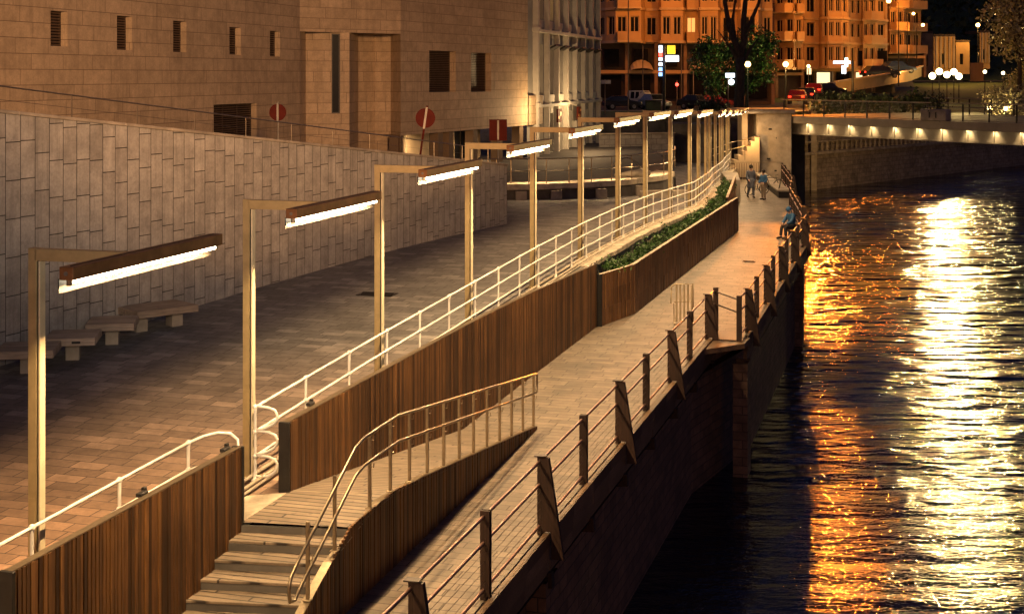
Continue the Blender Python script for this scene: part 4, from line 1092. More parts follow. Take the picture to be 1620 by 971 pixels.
for o in (-3.5, -7, -10): bb('girder', M['dconc'], 0, LB, o-.2, o, DZ-1.1, DZ-.29)
seg = 1.92
for k in range(24):
    bb('stiffener', M['bridge'], .05+k*seg, .09+k*seg, .0, .14, DZ-1.12, DZ-.46)
    tl = .15+k*seg
    if k < 20:
        f = MB().box(bp(tl+.0, .26, DZ-.33), (.22, .16, .07), angB).build('edge_lamp', M['black'], br)
        q = MB().box(bp(tl, .26, DZ-.375), (.18, .12, .012), angB).build('lens', glow('edge_lens', (1, .80, .45), 60) if 'edge_lens' not in bpy.data.materials else bpy.data.materials['edge_lens'], br); q.parent = f; q.matrix_parent_inverse = Matrix.Identity(4)
        light('edge_lamp_light', 'SPOT', bp(tl, .27, DZ-.39), 120, (1, .72, .36), aim=bp(tl, -.12, DZ-1.3), spot_size=rad(105), spot_blend=.8, shadow_soft_size=.04)
# bridge railing
rl = thing('bridge_railing', 'dark mesh railing along the near edge of the bridge', 'railing', tuple(B0))
for h, w in ((1.12, .07), (.12, .05)): MB().bar(bp(-.3, .45, DZ+h), bp(LB, .45, DZ+h), w, w).build('rail', M['bridge'], rl)
for k in range(24):
    MB().box(bp(.05+k*seg, .45, DZ+.56), (.09, .06, 1.12), angB).build('post', M['black'], rl)
mb = MB()
for k in range(9): mb.bar(bp(-.3, .45, DZ+.22+k*.10), bp(LB, .45, DZ+.22+k*.10), .012, .012)
mb.build('mesh_infill', M['wire'], rl)
r2 = thing('bridge_railing', 'far side railing of the bridge', 'railing', tuple(B0))
for h in (1.12, .5): MB().bar(bp(-.3, -13.5, DZ+h), bp(LB, -13.5, DZ+h), .07, .07).build('rail', M['bridge'], r2)
for k in range(24): MB().box(bp(.05+k*seg, -13.5, DZ+.56), (.08, .06, 1.12), angB).build('post', M['black'], r2)
mb = MB(); mb.face([tuple(bp(-2, .3, DZ+.006)), tuple(bp(LB, .3, DZ+.006)), tuple(bp(LB, -13.4, DZ+.006)), tuple(bp(-2, -13.4, DZ+.006))]); struct('bridge_road', mb, M['asphalt'])
t = thing('planter_box', 'wide pale planter box with a dark shrub standing on the bridge edge', 'planter', tuple(bp(13.5, .2, DZ)))
MB().box(bp(13.5, .62, DZ+.40), (2.0, .5, .72), angB).build('box', M['conc'], t, bevel=.05)
for q in (-.25, .25): MB().box(bp(13.5+q, .89, DZ+.40), (.08, .02, .34), angB).build('mark', M['black'], t)
mb = MB()
for i in range(350):
    c = bp(13.5, .5, DZ+1.15); leaf_card(mb, c+Vector((R.gauss(0, .3), R.gauss(0, .25), R.gauss(0, .33))), .09)
mb.build('shrub', M['leafd'], t)
# abutment pier
t = thing('bridge_pier', 'tall concrete bridge pier with a flat cap at the end of the deck', 'pier', (17.5, 97, 0))
MB().prism([(16.55, 96.2), (18.8, 95.6), (19.0, 100), (16.6, 100)], -4.5, 4.25).build('shaft', M['conc'], t, bevel=.04)
MB().prism([(15.3, 95.7), (18.95, 95.2), (19.2, 100.2), (15.4, 100.2)], 4.25, 4.55).build('cap', M['conc'], t, bevel=.04)
MB().prism([(15.6, 96.6), (16.0, 96.5), (16.1, 99), (15.7, 99)], -.3, 4.25).build('column', M['cream'], t, bevel=.03)
for (x, z) in ((17.3, 1.2), (17.9, 2.6), (17.4, 3.2), (17.8, .4)): MB().box((x, 95.88, z), (.22, .05, .10)).build('bolt_plate', M['black'], t)
MB().prism([(18.8, 97.5), (20.6, 100), (20.6, 130), (18.6, 130)], -4.5, 2.85).build('abutment', M['dconc'], t)
t = thing('ramp_rail', 'steel handrail rising beside the steps to the bridge', 'handrail', (14, 95, 1))
for h in (0, -.45): MB().tube([(13.3, 94.2, 1.95+h), (14.6, 94.8, 2.35+h), (16.6, 95.6, 2.75+h)], .03, 6).build('rail', M['steel'], t)
for x, y, z in ((13.4, 94.2, 2.0), (14.6, 94.8, 2.35), (15.6, 95.2, 2.55), (16.6, 95.6, 2.75)): MB().tube([(x, y, z-1.4), (x, y, z)], .025, 6).build('post', M['steel'], t)
t = thing('bridge_steps', 'lit concrete steps climbing from the deck end to the bridge', 'steps', (14, 96, 0))
for k in range(9): MB().box((14.2+k*.28, 96.2, .1+k*.155), (.3, 1.8, .22+k*.31)).build('step', M['cream'], t)
t = thing('riverside_bollard_wall', 'dark ivy-grown wall left of the bridge pier', 'wall', (14, 100, 0)); MB().prism([(11.6, 104), (15.3, 101), (15.3, 108), (11.6, 108)], -.3, 3.3).build('wall_face', M['dconc'], t)
light('pier_lamp', 'POINT', (15.9, 94.6, 2.6), 110, (1, .48, .12), shadow_soft_size=.05)

# ================================================================== WATER
m, n, b = nt('water')
v = coord(n, 'Object', (.42, 1, 1), rot=(0, 0, .08)); v2 = coord(n, 'Object', (.55, 1, 1), rot=(0, 0, -.16))
b.inputs['Base Color'].default_value = (.004, .005, .011, 1); b.inputs['Roughness'].default_value = .085; b.inputs['IOR'].default_value = 1.45
h1 = noise(n, v, 5.2, 3, .6); h2 = noise(n, v2, 11, 2, .5); h3 = noise(n, v2, 1.15, 2, .5)
h4 = noise(n, coord(n, 'Object', (.22, 1, 1), rot=(0, 0, .06)), .75, 2, .5)
sy = n.nodes.new('ShaderNodeSeparateXYZ'); n.links.new(coord(n, 'Object'), sy.inputs[0])
up_ = ramp(n, math_(n, 'ADD', sy.outputs[1], math_(n, 'MULTIPLY', h3, 14)), 42, 84)     # fine ripples faded, long waves raised with distance to break up far reflections
fine = math_(n, 'ADD', math_(n, 'MULTIPLY', h1, .66), math_(n, 'MULTIPLY', h2, .24))
h5 = noise(n, coord(n, 'Object', (.30, 1, 1), rot=(0, 0, -.05)), .42, 3, .6)
long_ = math_(n, 'ADD', math_(n, 'MULTIPLY', h4, 2.3), math_(n, 'MULTIPLY', up_, math_(n, 'MULTIPLY', h5, 14.0)))
h = math_(n, 'ADD', math_(n, 'ADD', long_, math_(n, 'MULTIPLY', h3, 1.0)), math_(n, 'MULTIPLY', fine, math_(n, 'SUBTRACT', 1.0, math_(n, 'MULTIPLY', up_, .78))))
bump(n, b, h, 1.0, .08)
M['water'] = m
mb = MB()
mb.face([(-6, 0, WATER_Z), (160, 0, WATER_Z), (160, 300, WATER_Z), (-6, 300, WATER_Z)])
struct('river_water', mb, m)
# ================================================================== TREES
t = thing('tree', 'big bare forked tree with a dark trunk behind the bridge pier', 'tree', (18.9, 118, 3.6)); mb = MB()
def limb(pts, rs):
    q = [Vector(p)+Vector((R.uniform(-.06, .06), R.uniform(-.06, .06), 0)) for p in pts]; mb.tube(q, rs, 9)
    if rs[-1] > .05:
        for k in range(4):
            a = q[-1]+Vector((0, 0, R.uniform(-1.5, 0))); d = Vector((R.uniform(-.7, .7), R.uniform(-.6, .6), 1)).normalized(); b_ = a+d*R.uniform(1.5, 3)
            mb.tube([a, b_, b_+(d+Vector((R.uniform(-.4, .4), 0, 0)))*1.6], [rs[-1]*.55, rs[-1]*.35, .015], 6)
X0 = 18.9
limb([(X0, 118, 3.2), (X0-.05, 118, 4.2), (X0+.05, 118, 6.2), (X0, 118, 8.3)], [.62, .44, .38, .36])
limb([(X0, 118, 8.1), (X0-.35, 118, 9.3), (X0-.9, 117.8, 10.9), (X0-1.3, 117.6, 12.8), (X0-1.5, 117.4, 16)], [.30, .27, .22, .17, .09])
limb([(X0, 118, 8.1), (X0+.35, 118.1, 9.6), (X0+.30, 118.2, 11.4), (X0+.5, 118.2, 13.6), (X0+.4, 118.3, 17)], [.32, .28, .24, .18, .10])
limb([(X0+.3, 118.1, 9.8), (X0+.9, 118, 11.2), (X0+1.5, 117.8, 12.8), (X0+1.9, 117.6, 15.5)], [.20, .17, .13, .07])
limb([(X0-.4, 118, 9.5), (X0-.5, 118.2, 11.5), (X0-.2, 118.4, 14)], [.15, .12, .07])
mb.build('trunk', M['bark'], t, smooth=True)
def blobtree(label, base, th, clumps, n, mat, lr, tr=.2):
    t = thing('tree', label, 'tree', base); B = Vector(base)
    mb = MB(); mb.tube([B-Vector((0, 0, .3)), B+Vector((.1, 0, th*.6)), B+Vector((0, .1, th))], [tr, tr*.75, tr*.5], 8)
    for c in clumps: mb.tube([B+Vector((0, 0, th*.7)), B+Vector(c[:3])*.6+Vector((0, 0, th*.2)), B+Vector(c[:3])], [tr*.4, tr*.25, .03], 6)
    mb.build('trunk', M['bark'], t, smooth=True)
    mb = MB()
    for i in range(n):
        c = R.choice(clumps); v = Vector((R.gauss(0, 1), R.gauss(0, 1), R.gauss(0, 1))).normalized()*c[3]*R.uniform(.2, 1.25)**.8
        if (math.sin(v.x*3.1+c[0])*math.sin(v.z*3.7)*math.sin(v.y*3.3)) < -.08: continue
        leaf_card(mb, B+Vector(c[:3])+v, R.uniform(lr*.6, lr*1.4), .6)
    mb.build('crown', mat, t)
    return t
blobtree('green leafy tree lit by the street lamp inside its crown', (20.4, 124, 3.7), 2.2, [(-.2, 0, 4.2, 1.5), (1.0, 0, 4.9, 1.6), (-1.0, .3, 5.2, 1.3), (.6, .4, 6.3, 1.4), (1.5, -.2, 3.4, 1.1), (-.9, 0, 3.2, 1.0), (.2, 0, 2.4, .9), (1.9, .3, 5.9, 1.0)], 8500, M['leaf'], .13)
blobtree('darker leafy tree on the street side of the bare trunk', (17.4, 124, 3.7), 2.0, [(0, 0, 3.6, 1.3), (-.9, .2, 4.3, 1.1), (.7, .2, 4.9, 1.2), (.3, 0, 2.3, 1.0), (-.4, 0, 5.6, .9)], 4500, M['leaf'], .13)
def bushy(label, base, rx, rz, n, mat, lr=.2):
    t = thing('shrub', label, 'shrub', base); B = Vector(base); mb = MB()
    cl = [(R.uniform(-rx, rx), R.uniform(-.7, .7), R.uniform(.2, rz)) for _ in range(10)]
    for i in range(n):
        c = R.choice(cl); leaf_card(mb, B+Vector(c)+Vector((R.gauss(0, .45), R.gauss(0, .45), R.gauss(0, .35))), R.uniform(lr*.6, lr*1.4), .6)
    mb.build('foliage', mat, t); mb = MB()
    for c in cl[:5]: mb.tube([B+Vector((0, 0, -.3)), B+Vector(c)], [.06, .02], 5)
    mb.build('stem', M['bark'], t)
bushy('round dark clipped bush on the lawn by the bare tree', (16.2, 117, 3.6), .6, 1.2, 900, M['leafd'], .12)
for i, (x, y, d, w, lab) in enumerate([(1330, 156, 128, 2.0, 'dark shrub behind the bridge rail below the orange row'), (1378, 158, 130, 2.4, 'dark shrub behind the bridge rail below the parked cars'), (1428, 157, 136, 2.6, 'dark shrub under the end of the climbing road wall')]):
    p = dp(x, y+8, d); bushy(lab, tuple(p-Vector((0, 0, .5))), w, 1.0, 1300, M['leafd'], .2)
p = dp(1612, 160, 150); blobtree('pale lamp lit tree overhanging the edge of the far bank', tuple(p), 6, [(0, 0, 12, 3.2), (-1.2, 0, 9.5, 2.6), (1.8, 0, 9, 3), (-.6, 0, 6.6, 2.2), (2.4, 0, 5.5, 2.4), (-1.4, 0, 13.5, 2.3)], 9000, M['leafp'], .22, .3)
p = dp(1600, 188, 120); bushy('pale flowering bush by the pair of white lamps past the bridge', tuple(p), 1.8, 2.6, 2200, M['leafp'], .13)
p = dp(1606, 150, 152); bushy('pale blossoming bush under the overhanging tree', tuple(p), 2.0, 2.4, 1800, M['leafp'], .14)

# ================================================================== STREET LAMPS ON THE FAR SIDE
def globe(label, px, py, d, zg, r=.26, power=900, col=(1, .62, .22), mat='bulb', name='street_lamp', arm=0.0, beam=False):
    c = dp(px, py, d); t = thing(name, label, 'street lamp', (c.x+arm, c.y, zg))
    MB().tube([(c.x+arm, c.y, zg), (c.x+arm, c.y, zg+(c.z-zg)*.4), (c.x+arm, c.y, c.z-r*.9)], [.10, .07, .045], 8).build('pole', M['black'], t)
    if arm: MB().tube([(c.x+arm, c.y, c.z-r*.9), (c.x+arm*.5, c.y, c.z+.15), c], .035, 6).build('arm', M['black'], t)
    MB().lathe(c, [(.05, -r*1.3), (.12, -r*1.0), (.09, -r*.8)], 8).build('collar', M['black'], t)
    MB().ball(c, r, 14, 10).build('globe', M[mat], t, smooth=True)
    MB().lathe(c, [(.16, r*.9), (.05, r*1.2)], 8).build('cap', M['black'], t)
    if beam: light('globe_light', 'SPOT', c+Vector((-.03, -r*1.1-.12, 0)), power, col, aim=(c.x*.45, 0, c.z-2), spot_size=rad(30), spot_blend=.4, shadow_soft_size=.16); light('globe_light', 'POINT', c+Vector((0, 0, r*1.6)), 60, col, shadow_soft_size=.1)
    else: light('globe_light', 'POINT', c+Vector((0, -r*1.25, 0)), power, col, shadow_soft_size=.12)
    return t
YEL = (1, .74, .30)
for i, (x, y, lab) in enumerate([(1475, 120.5, 'lowest lamp at the street end of the bright cluster of five'), (1486, 113.5, 'second lamp of the bright cluster of five, set higher'), (1498, 118.5, 'middle lamp of the bright cluster of five'), (1509, 114, 'fourth lamp of the bright cluster of five, set higher'), (1517, 121, 'last lamp of the bright cluster of five, by the orange wall')]):
    globe(lab, x, y, 176+i*1.1, 3.0, .42, 27000, (1, .68, .24), 'bulbw', beam=True)
globe('single white globe lamp above the dark bank, nearer the orange wall', 1558, 114, 161, 2.4, .2, 900, YEL, 'bulbw', beam=True)
globe('single white globe lamp above the dark bank, nearer the pale tree', 1587, 116, 164, 2.4, .2, 1300, YEL, 'bulbw', beam=True)
globe('low globe lamp at the flowering bush, on its bridge side', 1565, 171, 120, 1.6, .18, 160, YEL, 'bulbw')
globe('low globe lamp in front of the flowering bush', 1591, 172, 119, 1.6, .18, 200, YEL, 'bulbw')
globe('bright amber street lamp on a tall pole beside the green tree', 1243, 102, 130, 3.6, .26, 1800, (1, .62, .18), 'bulb')
globe('street lamp glowing inside the green tree crown', 1183, 102, 121.5, 3.6, .26, 520, (.95, .85, .25), 'bulb')
globe('high amber street lamp on the hill road', 1547, 40, 235, 8, .34, 2600, (1, .5, .12), 'bulb')
globe('amber lamp on the corner of the end apartment block', 1460, 40, 187, 8, .22, 700, SOD, 'bulb', arm=-.8)
globe('small amber lamp on the end apartment block balcony floor', 1445, 22, 186, 8, .2, 700, SOD, 'bulb', arm=-.8)
globe('amber lamp hung at the top of the long orange row', 1406, 2, 172, 5.5, .28, 1500, SOD, 'bulb', arm=1.2)
globe('amber lantern at the pharmacy corner', 1279, 105, 165, 4.4, .2, 500, (1, .65, .25), 'bulb')
# sodium floodlights of the street (poles out of the picture above)
for (x, y, z, p) in [(13, 139, 15.5, 5200), (20, 139, 16, 7500), (26, 140, 15.5, 6000), (32, 156, 17, 6500), (37, 159, 18, 7000), (44, 164, 18, 5500), (50, 176, 19, 5000)]:
    light('sodium_light', 'SPOT', (x, y, z), p*.30, SOD, aim=(x, y+9, z-1.5), spot_size=rad(165), spot_blend=.5, shadow_soft_size=.2)
for (x, y, z) in ((30.6, 150, 13.0), (32.2, 153, 12.0)):  # unseen narrow beams added to draw the orange streak on the water
    light('sodium_light', 'SPOT', (x, y, z), 58000, (1,.25,.02), aim=(x/7.2, 20, -3.6), spot_size=rad(15), spot_blend=.7, shadow_soft_size=.3)
for (x, y, z, p) in [(30.6, 150, 13.0, 5000), (33.0, 155, 11.5, 4500), (37.5, 160, 13, 3500), (42, 165, 12, 2200)]:  # wider unseen beams, also added for orange reflections on the river
    light('sodium_light', 'SPOT', (x, y, z), p*.9, (1,.23,.02), aim=(x*.5, 20, -3), spot_size=rad(60), spot_blend=.5, shadow_soft_size=.3)
for (px, py, d, p) in [(1495, 92, 225, 1300), (1522, 90, 228, 500), (1558, 85, 236, 1100), (1400, 122, 160, 260), (1345, 130, 156, 260), (1440, 112, 174, 260), (1380, 118, 175, 250)]:
    light('sodium_light', 'POINT', dp(px, py, d), p, (1, .48, .11), shadow_soft_size=.1)
light('street_fill', 'POINT', (18, 133.5, 8.5), 420, (1, .52, .16), shadow_soft_size=.1)  # unseen light added to brighten the van and lawn
light('street_fill', 'POINT', (30, 137, 8.5), 260, (1, .50, .14), shadow_soft_size=.1)
light('quay_lamp', 'SPOT', (31, 112, 2.2), 4500, (1, .55, .16), aim=(38, 142, -1), spot_size=rad(110), spot_blend=1, shadow_soft_size=.3)
# unseen fill spots added behind the viewer for facade, wall and deck edge

light('near_bridge_lamp', 'SPOT', (6, -10, 13), 108000, (1, .50, .20), aim=(-11.5, 58, 12.6), spot_size=rad(29), spot_blend=.5, shadow_soft_size=2.0)
light('near_bridge_lamp', 'SPOT', (4, -6, 10.5), 19000, (1, .80, .60), aim=(-7.9, 38, 5.6), spot_size=rad(26), spot_blend=.7, shadow_soft_size=2.5)
light('near_bridge_lamp', 'SPOT', (16, -8, 9), 2300, (1, .55, .28), aim=(4, 30, -.5), spot_size=rad(44), spot_blend=.9, shadow_soft_size=1.5)
# ---- signs and masts across the lawn
def mast(label, name, cat, px, d, ytop, zb, r=.08):
    x = (px-810)*d/F; zt = CAM_Z-(ytop-120)*d/F; t = thing(name, label, cat, (x, d, zb))
    MB().tube([(x, d, zb), (x, d, zt)], r, 8).build('pole', M['black'] if r > .05 else M['shop2'], t); return t
t = mast('advert mast with a white box sign, a yellow box and a blue and white strip', 'sign_mast', 'sign', 1050.5, 126, 72, 3.6, .14)
MB().box(dp(1063.5, 93, 125.6), (1.15, .3, .55)).build('white_box', M['sgn_w'], t, bevel=.04)
MB().box(dp(1062, 79, 125.6), (.7, .25, .75)).build('yellow_box', M['sgn_y'], t, bevel=.03)
for k, (yy, mm) in enumerate(((75, 'sgn_w'), (81, 'sgn_w'), (87, 'redl'), (94, 'sgn_w'), (102, 'sgn_w'), (110, 'sgn_b'), (118, 'sgn_b'))):
    MB().box(dp(1045, yy, 125.5), (.30, .2, .30)).build('strip_panel', M[mm], t)
t = mast('small illuminated white sign beside the bare tree trunk', 'street_sign', 'sign', 1152, 119, 118, 3.6, .05)
MB().box(dp(1155, 119.5, 118.8), (.76, .12, .36)).build('panel', M['sgn_w'], t); MB().ball(dp(1157, 130, 118.8), .26, 12, 8).build('disc', M['sgn_w'], t)
for px, yt, d, lab in [(994, 0, 122, 'tall thin lamp mast in front of the orange building, nearest the grey building'), (1017, 72, 140, 'thin pole by the roof of the parked van'), (1078, 70, 140, 'thin pole past the advert mast'), (1097, 113, 138, 'short thin pole before the shops'), (1117, 80, 140, 'thin pole close to the darker tree'), (1071, 128, 136, 'red signal light on a short pole')]:
    t = mast(lab, 'thin_pole', 'pole', px, d, yt, 3.6, .045)
    if 'red' in lab: MB().ball(dp(1071, 134, 135.8), .16, 8, 6).build('signal_lamp', M['redl'], t)
t = mast('blue and white street name board on a post near the grey building', 'street_name_sign', 'sign', 957, 120, 126, 3.0, .05); MB().box(dp(956, 130, 119.8), (1.1, .06, .32)).build('board', M['cars'], t)
t = mast('pharmacy sign with a glowing cross on a dark post', 'pharmacy_sign', 'sign', 1349, 158, 96, 3.9, .14)
c = dp(1339, 99, 157.6); MB().box(c, (.34, .12, 1.0)).build('cross_upright', M['green'], t); MB().box(c+Vector((-.5, -.01, 0)), (1.9, .10, .32)).build('cross_arm', M['sgn_w'], t)
for i, (px, yt, yb, lab) in enumerate([(1335, 104, 117, 'white lit shop window panel under the pharmacy cross'), (1280, 108, 118, 'white lit doorway panel at the corner lantern')]):
    c = dp(px, (yt+yb)/2, 170); t = thing('light_box', lab, 'sign', tuple(c)); MB().box(c, (.5, .15, (yb-yt)*170/F)).build('panel', M['sgn_w'] if i == 0 else M['litwin2'], t); MB().box(c+Vector((0, .12, 0)), (.62, .12, (yb-yt)*170/F+.15)).build('case', M['black'], t)

# ================================================================== CARS
def car(name, label, pos, rz, mat, L=4.2, W=1.75, H=1.45, boxy=False, tails=False, heads=False):
    t = thing(name, label, 'car', pos, rz, local=True)
    hl = L/2; w = W/2
    if boxy: prof = [(-hl, .35), (-hl, .95), (-hl+.06, H), (hl-1.35, H), (hl-1.0, .98), (hl-.1, .88), (hl, .72), (hl, .35)]
    else: prof = [(-hl, .35), (-hl, .85), (-hl+.35, .93), (-hl+.95, H), (.25, H), (hl-1.15, .92), (hl-.15, .75), (hl, .6), (hl, .35)]
    def side(p): 
        x, z = p; k = w if z < 1.0 else w-.14; return k
    n = len(prof); vs = [(x, -side((x, z)), z) for x, z in prof]+[(x, side((x, z)), z) for x, z in prof]
    MB().raw(vs, [tuple(range(n)), tuple(range(2*n-1, n-1, -1))]+[(i, n+i, n+(i+1) % n, (i+1) % n) for i in range(n)]).build('body', mat, t, bevel=.05)
    x0, x1 = (-hl+.35, hl-1.25) if boxy else (-hl+.85, hl-1.4)
    for s in (-1, 1):
        for k in range(3 if boxy else 2):
            m = 3 if boxy else 2; a = x0+(x1-x0)*k/m+.05; b = x0+(x1-x0)*(k+1)/m-.05
            MB().face([(a, s*(w-.02), .96), (b, s*(w-.02), .96), (b-.03, s*(w-.125), H-.10), (a+.03, s*(w-.125), H-.10)]).build('side_window', M['glass'], t)
        for wx in (-hl+.75, hl-.8):
            o = MB().tube([(wx, s*(w-.2), .32), (wx, s*(w+.02), .32)], .32, 14).build('wheel', M['rubber'], t); q = MB().tube([(wx, s*(w), .32), (wx, s*(w+.035), .32)], .18, 10).build('rim', M['signsteel'], t); q.parent = o
        MB().box((-hl-.01, s*(w-.22), .75), (.05, .26, .16)).build('tail_lamp', M['tail'] if tails else M['red'], t)
        MB().box((hl+.01, s*(w-.25), .62), (.05, .28, .14)).build('headlamp', M['head'] if heads else M['signsteel'], t)
    MB().face([(hl-1.32, -w+.2, H-.06), (hl-1.32, w-.2, H-.06), (hl-1.02, w-.16, 1.0), (hl-1.02, -w+.16, 1.0)] if boxy else [(.33, -w+.22, H-.04), (.33, w-.22, H-.04), (hl-1.13, w-.15, .97), (hl-1.13, -w+.15, .97)]).build('windscreen', M['glass'], t)
    return t
def cp(px, d, z): return ((px-810)*d/F, d, z)
car('parked_van', 'cream boxy van parked across the lawn under the orange building', cp(1020, 138, 3.65), -.5, M['carw'], 3.1, 1.7, 1.7, boxy=True)
car('parked_car', 'pale silver car parked close beside the cream van', cp(1036, 134, 3.62), -1.1, M['cars'], 3.6, 1.6, 1.45)
car('parked_car', 'dark hatchback parked in shadow between the van and the grey building', cp(984, 133, 3.62), .1, M['card'], 3.6, 1.7, 1.3)
car('parked_car', 'dark car parked on the lawn side street past the sign mast', cp(1102, 134, 3.62), -.6, M['card'], 3.4, 1.6, 1.4)
car('parked_car', 'small red car parked behind the bare tree', cp(1132, 137, 3.65), 0, M['carr'], 3.6, 1.6, 1.3)
car('car', 'red car with glowing tail lights queuing near the corner lantern', cp(1262, 140, 4.0), 1.3, M['carr'], 3.8, 1.7, 1.4, tails=True)
car('car', 'dark car with bright tail lights queuing behind the amber street lamp', cp(1276, 144, 4.2), 1.3, M['card'], 3.8, 1.7, 1.4, tails=True)
car('car', 'red car with tail lights farthest along the queue', cp(1288, 151, 4.6), 1.3, M['carr'], 3.8, 1.7, 1.4, tails=True)
car('parked_car', 'dark car parked before the shops under the long row', cp(1310, 156, 4.6), .3, M['card'], 3.8, 1.7, 1.4)
car('car', 'dark car driving up the hill road, lower one', cp(1392, 172, 6.5), .25, M['card'], 4.6, 1.8, 1.5, heads=True, tails=True)
car('car', 'blue car driving up the hill road, higher one', cp(1420, 178, 7.1), .25, M['carb'], 4.4, 1.8, 1.5, tails=True)

# ================================================================== PEOPLE AND BICYCLES
def skin_mesh(name, verts, edges, mat, parent, root=0, sub=2):
    """verts: (co, radius)"""
    me = bpy.data.meshes.new(name); me.from_pydata([v[0] for v in verts], edges, []); o = bpy.data.objects.new(name, me); COL.objects.link(o)
    md = o.modifiers.new('body', 'SKIN')
    if not me.skin_vertices:
        pass
    lay = me.skin_vertices[0].data
    for i, v in enumerate(verts):
        rr = v[1] if isinstance(v[1], tuple) else (v[1], v[1]); lay[i].radius = rr
    lay[root].use_root = True
    md.use_smooth_shade = True
    sb_ = o.modifiers.new('smooth', 'SUBSURF'); sb_.levels = sub; sb_.render_levels = sub
    me.materials.append(mat); o.parent = parent
    return o
def person(label, pos, rz, J, h, colours, coat_len=None, headgear=None):
    """J: joints in the person's own frame (x sideways, -y forward)"""
    t = thing('person', label, 'person', pos, rz, local=True)
    V = lambda *a: tuple(a)
    names = list(J); idx = {k: i for i, k in enumerate(names)}
    rad_ = dict(pelvis=(.15, .12), waist=(.14, .10), chest=(.17, .12), neck=.052, chin=.065, head=.098, crown=.08, shl=.062, shr=.062, ell=.045, elr=.045, wrl=.031, wrr=.031, hal=.034, har=.034,
                hil=.10, hir=.10, knl=.062, knr=.062, anl=.042, anr=.042, tol=.035, tor=.035)
    E = [('pelvis', 'waist'), ('waist', 'chest'), ('chest', 'neck'), ('neck', 'chin'), ('chin', 'head'), ('head', 'crown'), ('chest', 'shl'), ('shl', 'ell'), ('ell', 'wrl'), ('wrl', 'hal'), ('chest', 'shr'), ('shr', 'elr'), ('elr', 'wrr'), ('wrr', 'har'),
         ('pelvis', 'hil'), ('hil', 'knl'), ('knl', 'anl'), ('anl', 'tol'), ('pelvis', 'hir'), ('hir', 'knr'), ('knr', 'anr'), ('anr', 'tor')]
    k = h/1.75
    vs = [(tuple(Vector(J[n])*k), tuple(q*k for q in (rad_[n] if isinstance(rad_[n], tuple) else (rad_[n],)*2))) for n in names]
    skin_mesh('body', vs, [(idx[a], idx[b]) for a, b in E], M['skin'], t, idx['pelvis'])
    def garment(name, keys, edges, grow, mat):
        ii = {q: i for i, q in enumerate(keys)}; vv = []
        for q in keys:
            r = rad_[q] if isinstance(rad_[q], tuple) else (rad_[q],)*2; vv.append((tuple(Vector(J[q])*k), tuple((x+grow)*k for x in r)))
        return skin_mesh(name, vv, [(ii[a], ii[b]) for a, b in edges], mat, t, 0)
    garment('trousers', ['pelvis', 'hil', 'knl', 'anl', 'hir', 'knr', 'anr'], [('pelvis', 'hil'), ('hil', 'knl'), ('knl', 'anl'), ('pelvis', 'hir'), ('hir', 'knr'), ('knr', 'anr')], .018, colours[1])
    g = ['chest', 'waist', 'pelvis', 'neck', 'shl', 'ell', 'wrl', 'shr', 'elr', 'wrr']; ge = [('chest', 'waist'), ('waist', 'pelvis'), ('chest', 'neck'), ('chest', 'shl'), ('shl', 'ell'), ('ell', 'wrl'), ('chest', 'shr'), ('shr', 'elr'), ('elr', 'wrr')]
    garment('jacket', g, ge, .026, colours[0])
    P = Vector(J['pelvis'])*k
    if coat_len:
        MB().lathe((P.x, P.y, P.z-coat_len), [(.22*k, 0), (.225*k, .05), (.20*k, coat_len*.5), (.175*k, coat_len), (.16*k, coat_len+.12)], 16).build('coat_skirt', colours[0], t, smooth=True)
    H = Vector(J['head'])*k; f = Vector((0, -1, 0))
    MB().ball(H+Vector((0, .018, .03))*k, .118*k, 12, 8, sz=1.05).build('hair', headgear or M['hair'], t, smooth=True)
    MB().ball(H+Vector((0, -.105, -.02))*k, .018*k, 6, 4).build('nose', M['skin'], t, smooth=True)
    for s in (-1, 1):
        MB().ball(H+Vector((s*.035, -.092, .012))*k, .012*k, 6, 4).build('eye', M['black'], t)
        MB().ball(H+Vector((s*.1, 0, -.01))*k, .022*k, 6, 4).build('ear', M['skin'], t)
    MB().box(H+Vector((0, -.092, -.055))*k, (.04*k, .01, .008)).build('mouth', M['red'], t)
    for side in 'lr':          # shoes, and five fingers each
        a = Vector(J['an'+side])*k; b = Vector(J['to'+side])*k; d = (b-a); d.z = 0; d = d.normalized() if d.length > .01 else f
        MB().tube([a-d*.05+Vector((0, 0, -.03)), a+d*.03+Vector((0, 0, -.03)), b+d*.05], [.05*k, .052*k, .035*k], 8).build('shoe', M['black'], t, smooth=True)
        w = Vector(J['wr'+side])*k; hh_ = Vector(J['ha'+side])*k; dd = (hh_-w).normalized(); sd = dd.cross(Vector((0, 1, 0))); sd = sd.normalized() if sd.length > .1 else Vector((1, 0, 0))
        for q in range(4):
            o = hh_+sd*((q-1.5)*.018); ln = (.07, .08, .075, .06)[q]
            MB().tube([o, o+dd*ln*.5, o+dd*ln+Vector((0, -.015, -.01))], [.009, .009, .006], 6).build('finger', M['skin'], t, smooth=True)
        o = w+dd*.03; MB().tube([o, o+dd*.03-Vector((0, .04, 0)), o+dd*.06-Vector((0, .055, 0))], [.011, .011, .007], 6).build('thumb', M['skin'], t, smooth=True)
    return t
